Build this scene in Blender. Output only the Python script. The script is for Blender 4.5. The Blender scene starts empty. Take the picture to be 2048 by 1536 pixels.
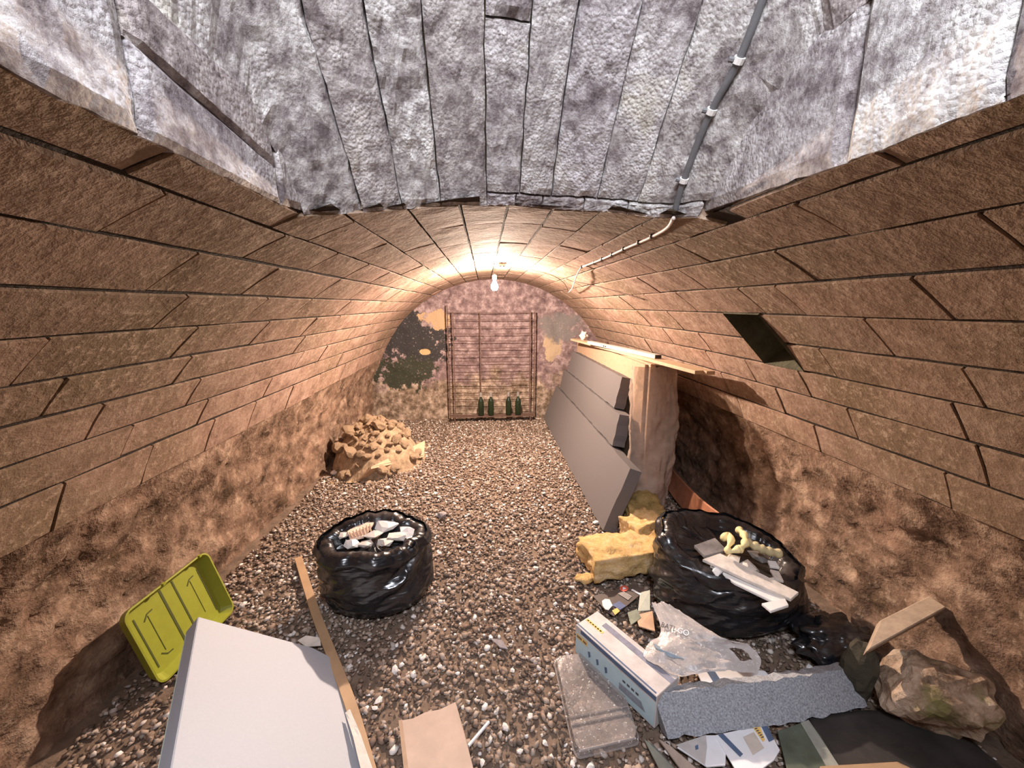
import bpy, bmesh, math, random
import numpy as np
from mathutils import Vector, Matrix, noise

random.seed(7)
rng = np.random.default_rng(7)
scn = bpy.context.scene
C = bpy.data.collections.new('cellar')
scn.collection.children.link(C)

# ---------------------------------------------------------------- camera
F = 800.0                      # focal length in pixels of the 2048 x 1536 frame
VX, VY = 968.9, 610.2          # where the vault's long axis vanishes
EYE = Vector((0, 0, 1.5))
_Y = Vector(((VX - 1024) / F, (768 - VY) / F, 1)).normalized()
_Z = Vector((0, _Y.z, -_Y.y)).normalized()
_X = Vector(tuple(np.cross(tuple(_Z), tuple(_Y))))
if _X.x < 0:
    _X = -_X
cam_d = bpy.data.cameras.new('camera')
cam = bpy.data.objects.new('camera', cam_d)
C.objects.link(cam)
right = Vector((_X.x, _Y.x, _Z.x))
up = Vector((_X.y, _Y.y, _Z.y))
fwd = Vector((_X.z, _Y.z, _Z.z))
M4 = Matrix((right, up, -fwd)).transposed().to_4x4()
M4.translation = EYE
cam.matrix_world = M4
cam_d.sensor_fit = 'HORIZONTAL'
cam_d.sensor_width = 36.0
cam_d.lens = F / 2048 * 36.0
cam_d.clip_start = 0.02
scn.camera = cam

# ---------------------------------------------------------------- light and exposure
w = bpy.data.worlds.new('world')
scn.world = w
w.use_nodes = True
w.node_tree.nodes['Background'].inputs[0].default_value = (0.62, 0.74, 1.0, 1)
w.node_tree.nodes['Background'].inputs[1].default_value = 0.25

scn.view_settings.view_transform = 'Standard'
scn.view_settings.look = 'None'
scn.view_settings.exposure = 0.0
scn.view_settings.gamma = 1.0
scn.view_settings.use_curve_mapping = False
scn.cycles.use_denoising = True
scn.cycles.max_bounces = 8
scn.cycles.diffuse_bounces = 5
scn.cycles.sample_clamp_indirect = 6.0

# daylight falling down the hatch shaft the photographer stands under
ld = bpy.data.lights.new('hatch_daylight', 'AREA')
ld.shape = 'RECTANGLE'
ld.size, ld.size_y = 0.62, 0.62
ld.energy = 82.0
ld.color = (0.87, 0.90, 1.0)
lo = bpy.data.objects.new('hatch_daylight', ld)
C.objects.link(lo)
lo.location = (0.04, -0.42, 2.62)
lo.rotation_euler = (math.radians(38), 0, 0)

# the bare bulb (its lamp; the glass and cord are built further down)
BULB = Vector((0.084, 3.36, 1.649))
bd = bpy.data.lights.new('bulb_light', 'POINT')
bd.energy = 135.0
bd.color = (1.0, 0.78, 0.62)
bd.shadow_soft_size = 0.03
bd.use_nodes = True
bn = bd.node_tree.nodes
em = next(n for n in bn if n.type == 'EMISSION')
fo = bn.new('ShaderNodeLightFalloff')
fo.inputs['Strength'].default_value = 1.0
fo.inputs['Smooth'].default_value = 0.0
mx_ = bn.new('ShaderNodeMath'); mx_.operation = 'MULTIPLY_ADD'
bd.node_tree.links.new(fo.outputs['Quadratic'], mx_.inputs[0]); mx_.inputs[1].default_value = 0.75
bd.node_tree.links.new(fo.outputs['Linear'], mx_.inputs[2])
bd.node_tree.links.new(mx_.outputs[0], em.inputs['Strength'])
bo = bpy.data.objects.new('bulb_light', bd)
C.objects.link(bo)
bo.location = BULB

# ---------------------------------------------------------------- helpers: where a line of sight meets the place
XC, ZC, R = 0.128, 0.24, 1.58          # barrel vault: axis x, axis height, radius
Y_BACK, Y_FRONT = 5.3, -0.9

def ray(px, py):
    d = Vector(((px - 1024) / F, (768 - py) / F, 1))
    return Vector((d.dot(_X), d.dot(_Y), d.dot(_Z)))
def fl(px, py, z=0.0):
    d = ray(px, py); return EYE + d * ((z - EYE.z) / d.z)
def oy(px, py, y):
    d = ray(px, py); return EYE + d * (y / d.y)
def ox(px, py, x):
    d = ray(px, py); return EYE + d * (x / d.x)
def cy(px, py, inset=0.0):
    d = ray(px, py); r = R - inset
    xc, zc = XC, ZC - EYE.z
    a = d.x * d.x + d.z * d.z; b = -(d.x * xc + d.z * zc); c = xc * xc + zc * zc - r * r
    t = (-b + math.sqrt(max(b * b - a * c, 1e-9))) / a
    return EYE + d * t
def nz(p, s=1.0, o=0.0):
    return noise.noise(Vector((p[0] * s + o, p[1] * s + o * 1.7, p[2] * s - o)))
def fbm(p, s=1.0, o=0.0, n=4):
    return noise.fractal(Vector((p[0] * s + o, p[1] * s + o * 1.7, p[2] * s - o)), 0.9, 2.1, n)

# ---------------------------------------------------------------- helpers: materials
MATS = {}
def nodes_of(name):
    m = bpy.data.materials.new(name); m.use_nodes = True
    nt = m.node_tree
    return m, nt, nt.nodes, nt.links, nt.nodes['Principled BSDF']
def ramp(nt, stops, interp='LINEAR'):
    r = nt.nodes.new('ShaderNodeValToRGB'); cr = r.color_ramp; cr.interpolation = interp
    while len(cr.elements) > 1: cr.elements.remove(cr.elements[-1])
    cr.elements[0].position = stops[0][0]; cr.elements[0].color = (*stops[0][1], 1)
    for p, c in stops[1:]:
        e = cr.elements.new(p); e.color = (*c, 1)
    return r
def tex_noise(nt, vec, scale, detail=6, rough=0.6, dist=0.0):
    n = nt.nodes.new('ShaderNodeTexNoise')
    n.inputs['Scale'].default_value = scale; n.inputs['Detail'].default_value = detail
    n.inputs['Roughness'].default_value = rough; n.inputs['Distortion'].default_value = dist
    nt.links.new(vec, n.inputs['Vector']); return n
def mixc(nt, fac, a, b, mode='MIX'):
    m = nt.nodes.new('ShaderNodeMix'); m.data_type = 'RGBA'; m.blend_type = mode
    for sock, v in ((m.inputs[0], fac), (m.inputs[6], a), (m.inputs[7], b)):
        if isinstance(v, (int, float)): sock.default_value = v
        elif isinstance(v, tuple): sock.default_value = (*v, 1)
        else: nt.links.new(v, sock)
    return m.outputs[2]
def mathn(nt, op, a, b=0.0, clamp=False):
    m = nt.nodes.new('ShaderNodeMath'); m.operation = op; m.use_clamp = clamp
    for sock, v in ((m.inputs[0], a), (m.inputs[1], b)):
        if isinstance(v, (int, float)): sock.default_value = v
        else: nt.links.new(v, sock)
    return m.outputs[0]
def maprange(nt, v, a, b, c=0.0, d=1.0):
    m = nt.nodes.new('ShaderNodeMapRange'); m.clamp = True
    nt.links.new(v, m.inputs[0])
    for i, x in enumerate((a, b, c, d)): m.inputs[i + 1].default_value = x
    return m.outputs[0]
def coord(nt, jitter=0.0):
    t = nt.nodes.new('ShaderNodeTexCoord'); out = t.outputs['Object']
    if jitter:
        oi = nt.nodes.new('ShaderNodeObjectInfo')
        sc = nt.nodes.new('ShaderNodeVectorMath'); sc.operation = 'SCALE'
        cx = nt.nodes.new('ShaderNodeCombineXYZ')
        for i, k in enumerate((1.0, 0.37, 0.71)):
            nt.links.new(mathn(nt, 'MULTIPLY', oi.outputs['Random'], jitter * k), cx.inputs[i])
        ad = nt.nodes.new('ShaderNodeVectorMath'); ad.operation = 'ADD'
        nt.links.new(out, ad.inputs[0]); nt.links.new(cx.outputs[0], ad.inputs[1])
        out = ad.outputs[0]
    return out
def bump(nt, b, heights, strength=0.5, dist=0.01):
    h = heights[0]
    for x in heights[1:]: h = mathn(nt, 'ADD', h, x)
    n = nt.nodes.new('ShaderNodeBump'); n.inputs['Strength'].default_value = strength
    n.inputs['Distance'].default_value = dist
    nt.links.new(h, n.inputs['Height']); nt.links.new(n.outputs[0], b.inputs['Normal'])
def simple(name, col, rough=0.6, var=0.15, scale=20, bstr=0.15, bscale=None, bdist=0.004, metal=0.0, spec=0.5, col2=None, jitter=0.0):
    """a plain coloured material with a little mottling and fine relief"""
    if name in MATS: return MATS[name]
    m, nt, N, L, b = nodes_of(name)
    v = coord(nt, jitter)
    n = tex_noise(nt, v, scale)
    c2 = col2 or tuple(min(1, c * (1 + var)) for c in col)
    r = ramp(nt, [(0.3, tuple(c * (1 - var) for c in col)), (0.7, c2)])
    L.new(n.outputs[0], r.inputs[0]); L.new(r.outputs[0], b.inputs['Base Color'])
    b.inputs['Roughness'].default_value = rough; b.inputs['Metallic'].default_value = metal
    b.inputs['Specular IOR Level'].default_value = spec
    if bstr:
        n2 = tex_noise(nt, v, bscale or scale * 3)
        bump(nt, b, [n2.outputs[0]], bstr, bdist)
    MATS[name] = m
    return m

def mat_vault_stone():
    m, nt, N, L, b = nodes_of('vault_limestone')
    v = coord(nt, 9.0); vw = coord(nt)
    big = tex_noise(nt, vw, 1.6, 5, 0.6)
    mid = tex_noise(nt, v, 10, 6, 0.68)
    fine = tex_noise(nt, v, 40, 4, 0.7)
    r = ramp(nt, [(0.30, (0.20, 0.128, 0.096)), (0.5, (0.345, 0.235, 0.185)), (0.70, (0.47, 0.35, 0.285))])
    L.new(mid.outputs[0], r.inputs[0])
    oi = N.new('ShaderNodeObjectInfo')
    tint = ramp(nt, [(0.0, (0.90, 0.86, 0.82)), (0.5, (1.0, 0.97, 0.96)), (1.0, (1.08, 1.01, 0.97))])
    L.new(oi.outputs['Random'], tint.inputs[0])
    c = mixc(nt, 1.0, r.outputs[0], tint.outputs[0], 'MULTIPLY')
    olive = maprange(nt, big.outputs[0], 0.42, 0.62, 0.0, 0.6)
    sy = N.new('ShaderNodeSeparateXYZ'); L.new(vw, sy.inputs[0])
    olive = mathn(nt, 'ADD', olive, maprange(nt, mathn(nt, 'ADD', sy.outputs['Y'], mathn(nt, 'MULTIPLY', big.outputs[0], 1.6)), 1.5, 3.0, 0.55, 0.0), True)
    c = mixc(nt, olive, c, (0.182, 0.130, 0.078))
    sp = mathn(nt, 'MULTIPLY', maprange(nt, fine.outputs[0], 0.53, 0.64, 0.0, 0.65), maprange(nt, big.outputs[0], 0.38, 0.6, 0.25, 1.0))
    c = mixc(nt, sp, c, (0.52, 0.40, 0.30))
    dk = maprange(nt, fine.outputs[0], 0.30, 0.40, 0.45, 0.0)
    c = mixc(nt, dk, c, (0.10, 0.062, 0.038))
    L.new(c, b.inputs['Base Color'])
    b.inputs['Roughness'].default_value = 0.85; b.inputs['Specular IOR Level'].default_value = 0.25
    bump(nt, b, [mathn(nt, 'MULTIPLY', mid.outputs[0], 1.4), mathn(nt, 'MULTIPLY', fine.outputs[0], 0.7)], 0.38, 0.010)
    return m
def mat_mortar():
    return simple('dark_joint_mortar', (0.022, 0.014, 0.008), 0.95, 0.35, 25, 0.6, 60, 0.01)
def mat_rubble_wall():
    m, nt, N, L, b = nodes_of('flaking_lime_render')
    v = coord(nt)
    big = tex_noise(nt, v, 2.6, 6, 0.65)
    mid = tex_noise(nt, v, 7.5, 6, 0.64)
    fine = tex_noise(nt, v, 27, 4, 0.65)
    r = ramp(nt, [(0.36, (0.075, 0.05, 0.034)), (0.44, (0.19, 0.125, 0.09)), (0.53, (0.285, 0.195, 0.145)), (0.63, (0.50, 0.375, 0.285))])
    L.new(mathn(nt, 'ADD', mathn(nt, 'MULTIPLY', mid.outputs[0], 0.75), mathn(nt, 'MULTIPLY', big.outputs[0], 0.25)), r.inputs[0])
    c = mixc(nt, maprange(nt, big.outputs[0], 0.55, 0.66, 0.0, 0.6), r.outputs[0], (0.36, 0.23, 0.17))
    c = mixc(nt, maprange(nt, big.outputs[0], 0.42, 0.33, 0.0, 0.55), c, (0.15, 0.10, 0.06))
    c = mixc(nt, maprange(nt, fine.outputs[0], 0.55, 0.7, 0.0, 0.5), c, (0.58, 0.46, 0.36))
    c = mixc(nt, maprange(nt, fine.outputs[0], 0.28, 0.42, 0.6, 0.0), c, (0.07, 0.045, 0.03))
    c = mixc(nt, 1.0, c, (0.80, 0.77, 0.74), 'MULTIPLY')
    L.new(c, b.inputs['Base Color'])
    b.inputs['Roughness'].default_value = 0.9; b.inputs['Specular IOR Level'].default_value = 0.2
    bump(nt, b, [mathn(nt, 'MULTIPLY', mid.outputs[0], 2.2), mathn(nt, 'MULTIPLY', fine.outputs[0], 0.8)], 0.6, 0.018)
    return m
def mat_shaft_stone():
    m, nt, N, L, b = nodes_of('salt_crusted_limestone')
    v = coord(nt, 5.0)
    big = tex_noise(nt, v, 5, 4, 0.6, 0.5)
    mid = tex_noise(nt, v, 26, 8, 0.75)
    vor = N.new('ShaderNodeTexVoronoi'); vor.inputs['Scale'].default_value = 120; L.new(v, vor.inputs['Vector'])
    r = ramp(nt, [(0.38, (0.14, 0.115, 0.12)), (0.45, (0.33, 0.295, 0.30)), (0.53, (0.62, 0.60, 0.595)), (0.62, (0.92, 0.92, 0.91))])
    s = mathn(nt, 'ADD', mathn(nt, 'MULTIPLY', mid.outputs[0], 0.62), mathn(nt, 'MULTIPLY', big.outputs[0], 0.40))
    L.new(s, r.inputs[0])
    oi = N.new('ShaderNodeObjectInfo')
    tint = ramp(nt, [(0.0, (0.66, 0.58, 0.57)), (0.35, (1.0, 0.98, 0.95)), (0.7, (0.84, 0.80, 0.82)), (1.0, (1.15, 1.15, 1.13))])
    L.new(oi.outputs['Random'], tint.inputs[0])
    c = mixc(nt, 1.0, r.outputs[0], tint.outputs[0], 'MULTIPLY')
    c = mixc(nt, maprange(nt, big.outputs[0], 0.60, 0.70, 0.0, 0.35), c, (0.42, 0.36, 0.18))
    L.new(c, b.inputs['Base Color'])
    b.inputs['Roughness'].default_value = 0.85
    crust = maprange(nt, big.outputs[0], 0.40, 0.56, 0.15, 1.0)
    h = mathn(nt, 'MULTIPLY', mathn(nt, 'SUBTRACT', 1.0, vor.outputs['Distance']), crust)
    bump(nt, b, [mathn(nt, 'MULTIPLY', mid.outputs[0], 2.0), h], 0.9, 0.010)
    return m

# ---------------------------------------------------------------- helpers: meshes
class MB:
    def __init__(s): s.v = []; s.f = []
    def add(s, vs, fs):
        o = len(s.v); s.v += [tuple(p) for p in vs]; s.f += [tuple(i + o for i in f) for f in fs]; return s
    def box(s, c, size, rot=None):
        hx, hy, hz = (k / 2 for k in size)
        vs = [Vector((x, y, z)) for x in (-hx, hx) for y in (-hy, hy) for z in (-hz, hz)]
        if rot is not None: vs = [rot @ p for p in vs]
        vs = [p + Vector(c) for p in vs]
        return s.add(vs, [(0, 1, 3, 2), (4, 6, 7, 5), (0, 4, 5, 1), (2, 3, 7, 6), (0, 2, 6, 4), (1, 5, 7, 3)])
    def prism(s, pts, off):
        """polygon pts swept by the vector off"""
        n = len(pts); off = Vector(off); a = [Vector(p) for p in pts]; b = [p + off for p in a]
        nor = sum(((a[i] - a[0]).cross(a[(i + 1) % n] - a[0]) for i in range(1, n - 1)), Vector())
        fs = [tuple(range(n)), tuple(range(2 * n - 1, n - 1, -1))] + [(i, i + n, (i + 1) % n + n, (i + 1) % n) for i in range(n)]
        if nor.dot(off) > 0: fs = [f[::-1] for f in fs]
        return s.add(a + b, fs)
    def tube(s, path, r, seg=8, caps=True):
        path = [Vector(p) for p in path]; n = len(path); o = []
        ref = Vector((0.31, 0.52, 0.79))
        rr = r if isinstance(r, (list, tuple)) else [r] * n
        for i, p in enumerate(path):
            t = (path[min(i + 1, n - 1)] - path[max(i - 1, 0)]).normalized()
            a = t.cross(ref).normalized(); b = t.cross(a)
            o += [p + (a * math.cos(k * 2 * math.pi / seg) + b * math.sin(k * 2 * math.pi / seg)) * rr[i] for k in range(seg)]
        fs = [(i * seg + k, i * seg + (k + 1) % seg, (i + 1) * seg + (k + 1) % seg, (i + 1) * seg + k) for i in range(n - 1) for k in range(seg)]
        if caps: fs += [tuple(range(seg))[::-1], tuple(range((n - 1) * seg, n * seg))]
        return s.add(o, fs)
    def lathe(s, prof, c=(0, 0, 0), seg=16):
        """profile of (radius, height) turned about the vertical through c"""
        o = [(c[0] + r * math.cos(k * 2 * math.pi / seg), c[1] + r * math.sin(k * 2 * math.pi / seg), c[2] + h) for r, h in prof for k in range(seg)]
        n = len(prof)
        fs = [(i * seg + k, i * seg + (k + 1) % seg, (i + 1) * seg + (k + 1) % seg, (i + 1) * seg + k) for i in range(n - 1) for k in range(seg)]
        fs += [tuple(range(seg))[::-1], tuple(range((n - 1) * seg, n * seg))]
        return s.add(o, fs)
    def grid(s, fn, nu, nv):
        vs = [fn(i / nu, j / nv) for i in range(nu + 1) for j in range(nv + 1)]
        fs = [(i * (nv + 1) + j, (i + 1) * (nv + 1) + j, (i + 1) * (nv + 1) + j + 1, i * (nv + 1) + j + 1) for i in range(nu) for j in range(nv)]
        return s.add(vs, fs)
    def slab(s, fn, nu, nv, back):
        """a grid with thickness: back(p) gives the point behind p"""
        nu1, nv1 = nu + 1, nv + 1
        a = [Vector(fn(i / nu, j / nv)) for i in range(nu1) for j in range(nv1)]
        b = [Vector(back(p)) for p in a]; n = len(a)
        fs = []
        for i in range(nu):
            for j in range(nv):
                q = (i * nv1 + j, (i + 1) * nv1 + j, (i + 1) * nv1 + j + 1, i * nv1 + j + 1)
                fs += [q, tuple(k + n for k in q[::-1])]
        ring = [i * nv1 for i in range(nu1)] + [nu * nv1 + j for j in range(1, nv1)] + [i * nv1 + nv for i in range(nu - 1, -1, -1)] + [j for j in range(nv - 1, 0, -1)]
        for k in range(len(ring)):
            p, q = ring[k], ring[(k + 1) % len(ring)]
            fs.append((q, p, p + n, q + n))
        return s.add(a + b, fs)
    def build(s, name, mat, parent=None, smooth=False, bevel=0.0, fixn=True):
        me = bpy.data.meshes.new(name)
        me.from_pydata(s.v, [], s.f)
        if fixn or bevel:
            bm = bmesh.new(); bm.from_mesh(me)
            if bevel:
                bmesh.ops.bevel(bm, geom=[e for e in bm.edges if len(e.link_faces) == 2 and e.calc_face_angle(0) > 0.6], offset=bevel, segments=1, affect='EDGES')
            if fixn: bmesh.ops.recalc_face_normals(bm, faces=bm.faces)
            bm.to_mesh(me); bm.free()
        if smooth: me.shade_smooth()
        me.materials.append(mat)
        o = bpy.data.objects.new(name, me); C.objects.link(o)
        if parent is not None:
            o.parent = parent
            o.matrix_parent_inverse = parent.matrix_world.inverted() if parent.type != 'EMPTY' else Matrix.Translation(-parent.location)
        return o
def tag(o, label, cat=None, group=None, kind=None):
    o['label'] = label
    if cat: o['category'] = cat
    if group: o['group'] = group
    if kind: o['kind'] = kind
    return o
def thing(name, loc, label, cat, group=None):
    o = bpy.data.objects.new(name, None); C.objects.link(o); o.location = loc
    o.empty_display_size = 0.05
    return tag(o, label, cat, group)
def lerp(a, b, t): return a + (b - a) * t
def interp(x, xs, ys): return float(np.interp(x, xs, ys))
def resample(pts, m):
    pts = [Vector(p) for p in pts]
    d = [0.0]
    for a, b in zip(pts, pts[1:]): d.append(d[-1] + (b - a).length)
    out = []
    for i in range(m):
        t = d[-1] * i / (m - 1)
        k = max(j for j in range(len(d)) if d[j] <= t + 1e-9); k = min(k, len(pts) - 2)
        out.append(pts[k].lerp(pts[k + 1], (t - d[k]) / max(d[k + 1] - d[k], 1e-9)))
    return out
def smooth_path(pts, m):
    """Catmull-Rom through pts, m points"""
    pts = [Vector(p) for p in pts]; P = [pts[0]] + pts + [pts[-1]]; out = []
    n = len(pts) - 1
    for i in range(m):
        t = n * i / (m - 1); k = min(int(t), n - 1); u = t - k
        a, b, c, d = P[k:k + 4]
        out.append(0.5 * ((2 * b) + (c - a) * u + (2 * a - 5 * b + 4 * c - d) * u * u + (3 * b - a - 3 * c + d) * u ** 3))
    return out
def floor_z(x, y):
    return 0.018 * fbm((x, y, 0), 1.4, 3.0, 3) + 0.05 * max(0, (-1.15 - x)) ** 1.0

# ================================================================ THE VAULT
M_STONE, M_MORTAR, M_RUBBLE, M_SHAFT = mat_vault_stone(), mat_mortar(), mat_rubble_wall(), mat_shaft_stone()
HX0, HX1 = -0.435, 0.62                                     # sides of the hatch shaft
EX = [-0.44, -0.425, -0.361, -0.245, 0.014, 0.226, 0.384, 0.512, 0.572, 0.625]
EYv = [1.06, 1.09, 1.18, 1.277, 1.389, 1.435, 1.38, 1.316, 1.25, 1.14]
def ye(x): return interp(x, EX, EYv)                        # far end of the hatch, where its soffit meets the vault
def on_vault(a, y, out=0.0):
    t = math.radians(a); return Vector((XC + (R + out) * math.cos(t), y, ZC + (R + out) * math.sin(t)))
def zcyl(x): return ZC + math.sqrt(R * R - (x - XC) ** 2)

right_lines = [20.8, 26.6, 32.6, 38.3, 44.1, 50.6, 57.0, 63.4, 69.4]
crown_lines = [75.0, 80.6, 86.1, 91.7, 97.3, 102.9, 108.5]
left_lines = [114.1, 119.4, 125.5, 131.0, 136.6, 141.7, 147.0, 152.2, 159.0]
LINES = right_lines + crown_lines + left_lines
HA0, HA1 = 71.60, 111.05                                      # the hatch sides as angles on the vault
known = {  # joints read off the photograph, metres along the vault
    114.1: [0.75, 1.16, 1.55], 119.4: [1.01, 1.38], 125.5: [0.62, 1.16, 1.57], 131.0: [0.91, 1.36, 1.80, 2.29], 136.6: [1.04, 1.47],
    141.7: [1.22, 1.63, 2.08], 147.0: [0.95, 1.40, 1.78], 152.2: [1.22, 1.55, 1.91, 2.26, 2.70],
    63.4: [0.90], 57.0: [0.67, 1.16, 1.755], 50.6: [0.90, 1.35, 1.555, 2.08], 44.1: [1.145, 1.61, 1.86, 2.475], 38.3: [0.97, 1.44, 1.61, 1.86, 2.32],
    32.6: [1.06, 1.65, 2.02]}
NICHE = (38.3, 50.6, 1.61, 1.86)

# the backing behind the stones: the joints one sees between them
ang = sorted(set(LINES + [HA0, HA1] + [a for a in np.linspace(25, 155, 27)]))
ys = sorted(set([Y_FRONT, -0.3, 0.3] + list(np.linspace(0.6, Y_BACK, 30)) + [NICHE[2], NICHE[3]] + [1.08, 1.2, 1.3, 1.4, 1.45]))
mb = MB()
for a0, a1 in zip(ang, ang[1:]):
    for y0, y1 in zip(ys, ys[1:]):
        am, ym = (a0 + a1) / 2, (y0 + y1) / 2
        if NICHE[0] < am < NICHE[1] and NICHE[2] < ym < NICHE[3]: continue
        if HA0 < am < HA1 and ym < ye(on_vault(am, 0).x) - 0.02: continue
        mb.add([on_vault(a0, y0, 0.009), on_vault(a0, y1, 0.009), on_vault(a1, y1, 0.009), on_vault(a1, y0, 0.009)], [(0, 1, 2, 3)])
ceiling = mb.build('ceiling', M_MORTAR, fixn=False)
tag(ceiling, 'barrel vault of brown limestone blocks with dark open joints', kind='structure')

def stone(a0, a1, y0, y1, seed):
    """one ashlar block of the vault, y0/y1 may be functions of the angle"""
    g = 0.0046                                              # half a joint
    ga = math.degrees((0.0052 if 69 < (a0 + a1) / 2 < 114.5 else 0.0088) / R)
    f0 = y0 if callable(y0) else (lambda a: y0 + g)
    f1 = y1 if callable(y1) else (lambda a: y1 - g)
    lift = random.uniform(-0.0025, 0.0025)
    def P(u, v):
        a = lerp(a0 + ga, a1 - ga, v)
        y = lerp(f0(a), f1(a), u)
        e = min(u, 1 - u, v, 1 - v)
        j = 0.0035 if e < 1e-6 else 0.0
        p = on_vault(a + math.degrees(j * nz((y * 9, a * 0.3, seed)) / R), y + j * nz((a * 0.5, y * 9, seed + 9)), 0.0)
        r = lift + (0.0018 if e < 1e-6 else -0.001) + 0.003 * nz(p, 7, seed)
        return p + Vector((math.cos(math.radians(a)), 0, math.sin(math.radians(a)))) * r
    def B(p):
        d = Vector((p.x - XC, 0, p.z - ZC)).normalized(); return p + d * 0.06
    nu = 5 if (y1 if not callable(y1) else 3) - (y0 if not callable(y0) else 1.3) > 0.3 else 4
    return MB().slab(P, nu, 2, B).build('stone_block', M_STONE, ceiling, fixn=True)

n_st = 0
for i in range(len(LINES) - 1):
    a0, a1 = LINES[i], LINES[i + 1]
    am = (a0 + a1) / 2
    js = list(known.get(a0, []))
    crown = a0 >= 69.3 and a1 <= 114.2
    rnd = random.Random(i * 13 + 5)
    start = 0.12 if not crown else (ye(on_vault(am, 0).x))
    cuts = [start] + [j for j in sorted(js) if j > start + 0.1]
    if crown: cuts.append(start + rnd.uniform(0.2, 0.38))
    if len(cuts) > 1 and cuts[1] - cuts[0] > 0.75:
        cuts.insert(1, cuts[1] - rnd.uniform(0.4, 0.5))
    while cuts[-1] < Y_BACK - 0.25: cuts.append(cuts[-1] + rnd.uniform(0.36, 0.60))
    cuts[-1] = Y_BACK + 0.02
    k = 1
    while k < len(cuts):
        if cuts[k] - cuts[k - 1] > 0.78: cuts.insert(k, (cuts[k] + cuts[k - 1]) / 2 + rnd.uniform(-.06, .06))
        k += 1
    for k in range(len(cuts) - 1):
        y0, y1 = cuts[k], cuts[k + 1]
        if NICHE[0] - .1 < a0 and a1 < NICHE[1] + .1 and abs(y0 - NICHE[2]) < .01: continue
        s0 = y0
        if crown and k == 0:
            s0 = lambda a: ye(on_vault(a, 0).x) + 0.006
        stone(a0, a1, s0, y1, n_st); n_st += 1
# the slivers of the two courses cut by the hatch sides
for a0, a1 in ((69.4, HA0), (HA1, 114.1)):
    for y0, y1 in ((0.12, 0.66), (0.66, 1.06)):
        stone(a0, a1, y0, y1, n_st); n_st += 1

# the putlog niche in the right haunch
a0, a1, y0, y1 = NICHE
def nb(a, y, o): return on_vault(a, y, o)
mb = MB()
depth = 0.34
o0 = [nb(a0, y0, -0.001), nb(a0, y1, -0.001), nb(a1, y1, -0.001), nb(a1, y0, -0.001)]
o1 = [nb(a0, y0, depth), nb(a0, y1, depth), nb(a1, y1, depth), nb(a1, y0, depth)]
mb.add(o0 + o1, [(4, 5, 6, 7), (0, 1, 5, 4), (1, 2, 6, 5), (2, 3, 7, 6), (3, 0, 4, 7)])
niche = mb.build('niche', simple('dark_niche_stone', (0.10, 0.095, 0.06), 0.95, 0.4, 12, 0.6, 40, 0.01), ceiling, fixn=False)  # niche faces coloured darker and greener than the vault blocks
niche['label'] = 'empty square hole left in the vault'

# ---------------------------------------------------------------- lower walls: rough render under the springing
def lower_wall(side, a_top, name, label):
    zt = ZC + R * math.sin(math.radians(a_top))
    L = Y_BACK - Y_FRONT
    def P(u, v):
        y = Y_FRONT + L * u
        z = lerp(zt, -0.12, v)
        if z > ZC: x0 = math.sqrt(max(R * R - (z - ZC) ** 2, 0))
        else: x0 = R
        base = 0.012 + 0.035 * min(v * 3, 1)
        amp = min(v * 6, 1)
        d = amp * (0.030 * fbm((y, z, side), 2.3, 2) + 0.026 * fbm((y, z, side), 7, 5) + 0.013 * fbm((y, z, side), 22, 8, 3))
        s = math.cos(math.radians(a_top)) / abs(math.cos(math.radians(a_top)))
        return Vector((XC + s * (x0 + base + d), y, z))
    o = MB().grid(P, 260, 46).build(name, M_RUBBLE, smooth=True, fixn=False)
    if side > 0: o.data.flip_normals()
    tag(o, label, kind='structure')
    return o
wall_left = lower_wall(-1, 156.6, 'wall_left', 'rough flaking brown wall under the vault on the green tray side')
wall_right = lower_wall(1, 23.2, 'wall_right', 'rough flaking brown wall under the vault behind the big black bag')

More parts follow.
